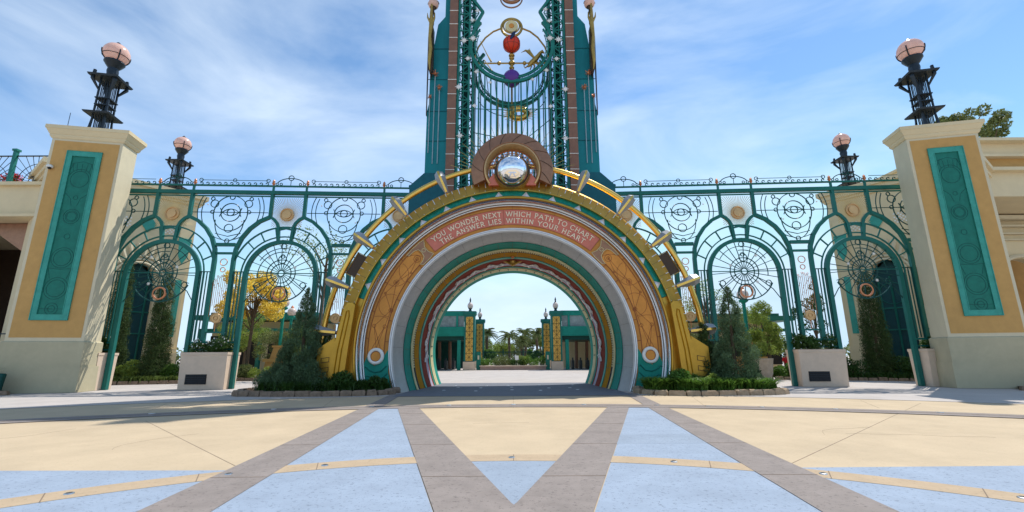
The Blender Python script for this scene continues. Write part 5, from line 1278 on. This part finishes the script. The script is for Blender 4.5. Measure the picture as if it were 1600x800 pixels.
# people in red
def person(x, y, rz, label, h=1.72, cloth='redcloth'):
    me = bpy.data.meshes.new('person'); J = dict(pel=(0, 0, .92), chest=(0, 0, 1.32), neck=(0, 0, 1.48), head=(0, -.02, 1.62), top=(0, 0, 1.72), ls=(.19, 0, 1.40), le=(.27, .02, 1.12), lw=(.24, -.10, .88), rs=(-.19, 0, 1.40), re=(-.27, .02, 1.12), rw=(-.25, -.05, .86), lk=(.10, -.03, .50), la=(.11, .02, .09), lt=(.12, -.14, .04), rk=(-.10, -.05, .50), ra=(-.11, -.04, .09), rt=(-.12, -.20, .04), lh=(.09, 0, .88), rh=(-.09, 0, .88))
    names = list(J); E_ = [('pel', 'chest'), ('chest', 'neck'), ('neck', 'head'), ('head', 'top'), ('chest', 'ls'), ('ls', 'le'), ('le', 'lw'), ('chest', 'rs'), ('rs', 're'), ('re', 'rw'), ('pel', 'lh'), ('lh', 'lk'), ('lk', 'la'), ('la', 'lt'), ('pel', 'rh'), ('rh', 'rk'), ('rk', 'ra'), ('ra', 'rt')]
    rad = dict(pel=.15, chest=.16, neck=.055, head=.095, top=.06, ls=.07, le=.045, lw=.03, rs=.07, re=.045, rw=.03, lk=.065, la=.04, lt=.035, rk=.065, ra=.04, rt=.035, lh=.10, rh=.10)
    me.from_pydata([J[n] for n in names], [(names.index(a), names.index(b_)) for a, b_ in E_], [])
    o = bpy.data.objects.new('person', me); col.objects.link(o)
    mod = o.modifiers.new('skin', 'SKIN'); mod.use_smooth_shade = True
    for i, n in enumerate(names): me.skin_vertices[0].data[i].radius = (rad[n], rad[n] * .8); me.skin_vertices[0].data[i].use_root = (n == 'pel')
    ss = o.modifiers.new('sub', 'SUBSURF'); ss.levels = 1; ss.render_levels = 2
    me.materials.append(M['skin']); o.location = (x, y, 0); o.rotation_euler = (0, 0, rz); MW[o] = Matrix.Translation((x, y, 0)) @ Matrix.Rotation(rz, 4, 'Z')
    tag(o, label, 'person')
    b = MB(); b.ball((0, 0, 1.18), .23, 16, 10, (1, .75, 1.35)); b.tube([(.2, 0, 1.40), (.27, .02, 1.15)], [.10, .08], 8); b.tube([(-.2, 0, 1.40), (-.27, .02, 1.15)], [.10, .08], 8); b.build('shirt', cloth, o, smooth=60, local=True)
    b = MB(); b.tube([(.09, 0, .98), (.10, -.03, .5), (.11, .02, .10)], [.13, .095, .07], 10); b.tube([(-.09, 0, .98), (-.10, -.05, .5), (-.11, -.04, .10)], [.13, .095, .07], 10); b.build('trousers', 'darkcloth', o, smooth=60, local=True)
    b = MB(); b.ball((0, .03, 1.655), .115, 12, 8, (1, 1.05, .95)); b.build('hair', 'bark', o, smooth=180, local=True)
person(21.1, 35.6, .4, 'person in a red shirt, left of two behind the right gate')
person(22.1, 35.8, -.3, 'person in a red shirt, right of two behind the right gate')

# ================================================================ THROUGH THE PORTAL
def canopy(s, label, lt1, lt2):
    t = thing('turnstile_canopy', label, 'canopy', (s * 12, 57, 0))
    b = MB(sx=s); b.box((13.5, 61, 6.85), (15.0, 9.5, .55)); b.box((13.5, 61, 7.16), (15.1, 9.6, .06)); b.build('roof', 'tealbright', t)
    b = MB(sx=s); b.box((13.5, 56.4, 5.9), (14.8, .12, 1.4)); b.build('glass_band', 'glass', t)
    b = MB(sx=s); b.box((13.5, 56.3, 4.65), (15.0, .5, 1.15)); b.box((13.5, 56.02, 4.12), (15.1, .06, .10)); b.build('beam', 'tealbright', t)
    b = MB(sx=s); b.box((13.5, 56.6, 3.85), (14.8, .3, .5)); b.box((13.5, 61, 3.7), (14.8, 9, .2)); b.build('soffit', 'irongreen', t)
    for x in (6.65, 10.5, 14.5, 18.5): MB(sx=s).box((x, 56.35, 1.8), (.42, .42, 3.6)).build('column', 'tealbright', t); MB(sx=s).box((x + .3, 56.3, 6.0), (.25, .3, 1.5)).build('strut', 'tealbright', t)
    b = MB(sx=s)
    for k, x in enumerate((8.5, 9.9, 11.4, 12.9)): b.tube([(x, 62, 0), (x + .1, 62, 3.6)], .22, 8)
    b.build('red_post', 'brownp', t)
    b = MB(sx=s)
    for x in (7.6, 8.6, 9.5, 10.3, 11.6): b.box((x, 59.0, .55), (.3, 1.4, 1.1)); b.box((x, 58.7, 1.25), (.16, .3, .35))
    b.build('turnstile', 'darkmetal', t)
    b = MB(sx=s); b.box((12, 66, 1.9), (12, .3, 3.8)); b.build('rear_screen', 'creamwall' if s > 0 else 'irongreen', t)
    for (x0, y0, hh, lb) in ((4.72, 55.9, 7.1, lt1), (4.40, 68.5, 7.1, lt2)):
        q = thing('lattice_pier', lb, 'pier', (s * (x0 + .65), y0, 0))
        cx = x0 + .65
        b = MB(sx=s); b.box((cx, y0 + .6, .5), (1.45, 1.4, 1.0)); b.build('base', 'planter', q)
        b = MB(sx=s); b.box((cx, y0 + .6, 3.9), (1.30, 1.2, 5.8)); b.box((cx, y0 + .6, 6.95), (1.6, 1.5, .35)); b.frustum((cx, y0 + .6, 6.6), (1.35, 1.25), (1.6, 1.5), .2); b.build('shaft', 'teal', q)
        b = MB(sx=s); b.box((cx, y0 - .02, 3.75), (.86, .06, 5.35)); p_ = b.build('yellow_panel', 'lattice_gold', q)
        b = MB(sx=s); n = 6; hz = 5.35 / n
        for k in range(n):
            z0 = 1.075 + k * hz; b.bar((cx - .43, y0 - .07, z0), (cx + .43, y0 - .07, z0 + hz), .014); b.bar((cx + .43, y0 - .07, z0), (cx - .43, y0 - .07, z0 + hz), .014)
            b.bar((cx - .43, y0 - .07, z0), (cx + .43, y0 - .07, z0), .02); b.bar((cx - .43, y0 - .07, z0 + hz / 2), (cx + .43, y0 - .07, z0 + hz / 2), .008)
        b.bar((cx, y0 - .07, 1.08), (cx, y0 - .07, 6.4), .016); b.build('lattice', 'brownplate', p_)
        l = thing('pier_lamp', 'small white lamp on the ' + lb, 'lamp', (s * cx, y0 + .6, 7.1), group='white lamps on the lattice piers')
        MB(sx=s).ball((cx, y0 + .6, 7.85), .36, 16, 12, (1, 1, 1.15)).build('globe', 'whiteglobe', l, smooth=180)
        b = MB(sx=s); b.lathe([(.3, 0), (.2, .15), (.15, .3), (.28, .42)], (cx, y0 + .6, 7.1), 12); b.lathe([(.2, 0), (.1, .1), (.08, .3), (.12, .36), (.01, .75)], (cx, y0 + .6, 8.2), 10); b.build('lamp_fitting', 'darkmetal', l)
canopy(-1, 'teal canopy with glass band over turnstiles, left of the view through the portal', 'left near lattice pier through the portal', 'left far lattice pier through the portal')
canopy(1, 'teal canopy with glass band over turnstiles, right of the view through the portal', 'right near lattice pier through the portal', 'right far lattice pier through the portal')
for s, nm in ((-1, 'left'), (1, 'right')):
    t = thing('control_cabinet', 'slim grey-green cabinet beside the near %s lattice pier' % nm, 'cabinet', (s * 4.2, 56.4, 0)); MB(sx=s).box((4.25, 56.5, 1.1), (.5, .5, 2.2)).build('body', 'panel', t); MB(sx=s).box((4.25, 56.24, 1.5), (.2, .03, .5)).build('display', 'paletrim', t)
t = thing('long_planter', 'long low pinkish planter wall seen through the portal', 'planter', (0, 57, 0)); b = MB(); b.box((0, 57.2, .22), (8.0, 2.2, .44)); b.build('wall', 'planterpink', t); b = MB(); b.box((0, 57.2, .48), (8.2, 2.4, .10)); b.build('coping', 'planter', t)
for x, w_, h, m, lb in ((-2.9, 2.2, .9, 'leaf', 'bright green shrub at the left of the long planter'), (-1.1, 1.8, 1.2, 'olive', 'taller olive shrub left of the planter middle'), (.4, 1.6, .9, 'leafdark', 'dark low shrub at the planter middle'), (1.3, 1.3, 1.1, 'leafpale', 'pale shrub right of the planter middle'), (2.8, 2.2, 1.0, 'leaf', 'bright green shrub at the right of the long planter')):
    foliage_clump('shrub', lb, 'shrub', (x, 57.2, .5), (w_, 1.5, h), 2200, .14, m, 'shrubs in the long planter')
t = thing('small_sign', 'small white sign standing among the planter shrubs', 'sign', (.45, 56.3, .5)); MB().box((.45, 56.2, 1.45), (.42, .05, .5)).build('board', 'white', t); MB().box((.45, 56.23, .85), (.05, .05, .8)).build('stake', 'darkmetal', t)
t = thing('metal_fence', 'dark green metal fence behind the long planter', 'fence', (0, 64, 0)); b = MB()
for k in range(61): b.bar((-4.2 + .14 * k, 64, 0), (-4.2 + .14 * k, 64, 2.35), .02)
b.build('pickets', 'irongreen', t); b = MB()
for z in (.2, 2.2): b.bar((-4.3, 64, z), (4.3, 64, z), .05)
b.build('rails', 'irongreen', t); b = MB()
for x in (-4.2, -1.4, 1.4, 4.2): b.box((x, 64, 1.3), (.16, .16, 2.6))
b.build('post', 'irongreen', t)
def palm(loc, h, label, r=2.2, src=None):
    t = thing('palm_tree', label, 'palm', loc, group='palms beyond the far fence'); x, y, z = loc
    MB().tube([(x, y, z), (x + .1, y, z + h * .5), (x, y, z + h)], [.26, .20, .24], 8).build('trunk', 'bark', t)
    b = MB(); vs = []; fs = []; mid = MB()
    for k in range(34):
        a = random.uniform(0, 6.283); el = random.uniform(-.5, 1.35); ln = r * random.uniform(.85, 1.15); pts = []
        for i in range(8):
            f = i / 7; rr = ln * f * math.cos(el * (1 - .3 * f)); zz = h + ln * f * math.sin(el) - 1.0 * ln * f * f * (.35 + .25 * (el > 0)); pts.append((x + rr * math.cos(a), y + rr * math.sin(a), z + zz))
        mid.tube(pts, [.03] * 7 + [.008], 4)
        px, py = -math.sin(a), math.cos(a)
        for i in range(1, 8):
            for sd in (-1, 1):
                for q in (0, .5):
                    p = Vector(pts[i - 1]).lerp(Vector(pts[i]), q + .25); e = p + Vector((px * sd * .42 + math.cos(a) * .22, py * sd * .42 + math.sin(a) * .22, -.20)) * (1.15 - i / 10)
                    m_ = (p + e) / 2; n = len(vs); vs += [tuple(p), (m_.x, m_.y, m_.z + .05), tuple(e), (m_.x - math.cos(a) * .04, m_.y - math.sin(a) * .04, m_.z - .04)]; fs.append((n, n + 1, n + 2, n + 3))
    mid.build('frond_ribs', 'leafdark', t); b.v = vs; b.f = fs; b.build('fronds', 'olive', t, recalc=False)
for x, y, h, lb in ((-4.2, 72, 5.2, 'palm just right of the left far pier'), (-5.6, 74, 4.6, 'palm partly behind the left far pier'), (0.0 - .7, 76, 5.0, 'palm left of the middle of the far view'), (1.3, 72, 4.0, 'low pale palm at the middle of the far view'), (2.1, 80, 5.8, 'tall palm right of the middle of the far view'), (3.9, 76, 5.4, 'palm left of the right far pier'), (5.3, 79, 5.7, 'palm behind the right far pier')):
    palm((x, y, 0), h, lb)
for x, y, h, r, m, lb in ((-2.2, 82, 4.6, 2.0, 'leafpale', 'pale green round tree left in the far view'), (2.3, 84, 6.6, 1.6, 'olive', 'dark round tree behind the middle palms'), (5.0, 84, 6.8, 1.7, 'leafpale', 'dark round tree behind the right palms'), (.2, 88, 4.2, 2.4, 'olive', 'low olive tree behind the middle of the far view'), (-6, 86, 5, 2.4, 'leafpale', 'pale tree behind the left far pier'), (7.5, 86, 5.5, 2.4, 'leaf', 'green tree behind the right far pier'), (-3.8, 70, 2.8, 1.2, 'leaf', 'small green tree behind the left end of the fence'), (3.2, 69, 2.6, 1.2, 'leaf', 'small green tree behind the right end of the fence')):
    leafy_tree('tree', lb, (x, y, 0), h, r, m, 5000, .22, crown_z=h * .62, sparse=1.0, group='trees beyond the far fence')
# distant wood on the horizon
cs = []
for k in range(340):
    a = 2 * math.pi * k / 340; q = 135 + 10 * math.sin(k * .7); cs.append((q * math.cos(a), q * math.sin(a), random.uniform(1.0, 3.0), random.uniform(1.8, 3.4)))
vs, fs = leaves(cs, (1, 1, .9), 36000, 1.0, .6); b = MB(); b.v = vs; b.f = fs
tag(b.build('distant_wood', 'olive', recalc=False), 'far dark green line of trees on the horizon', 'wood', kind='stuff')
print('objects', len(bpy.data.objects), 'faces', sum(len(m.polygons) for m in bpy.data.meshes))
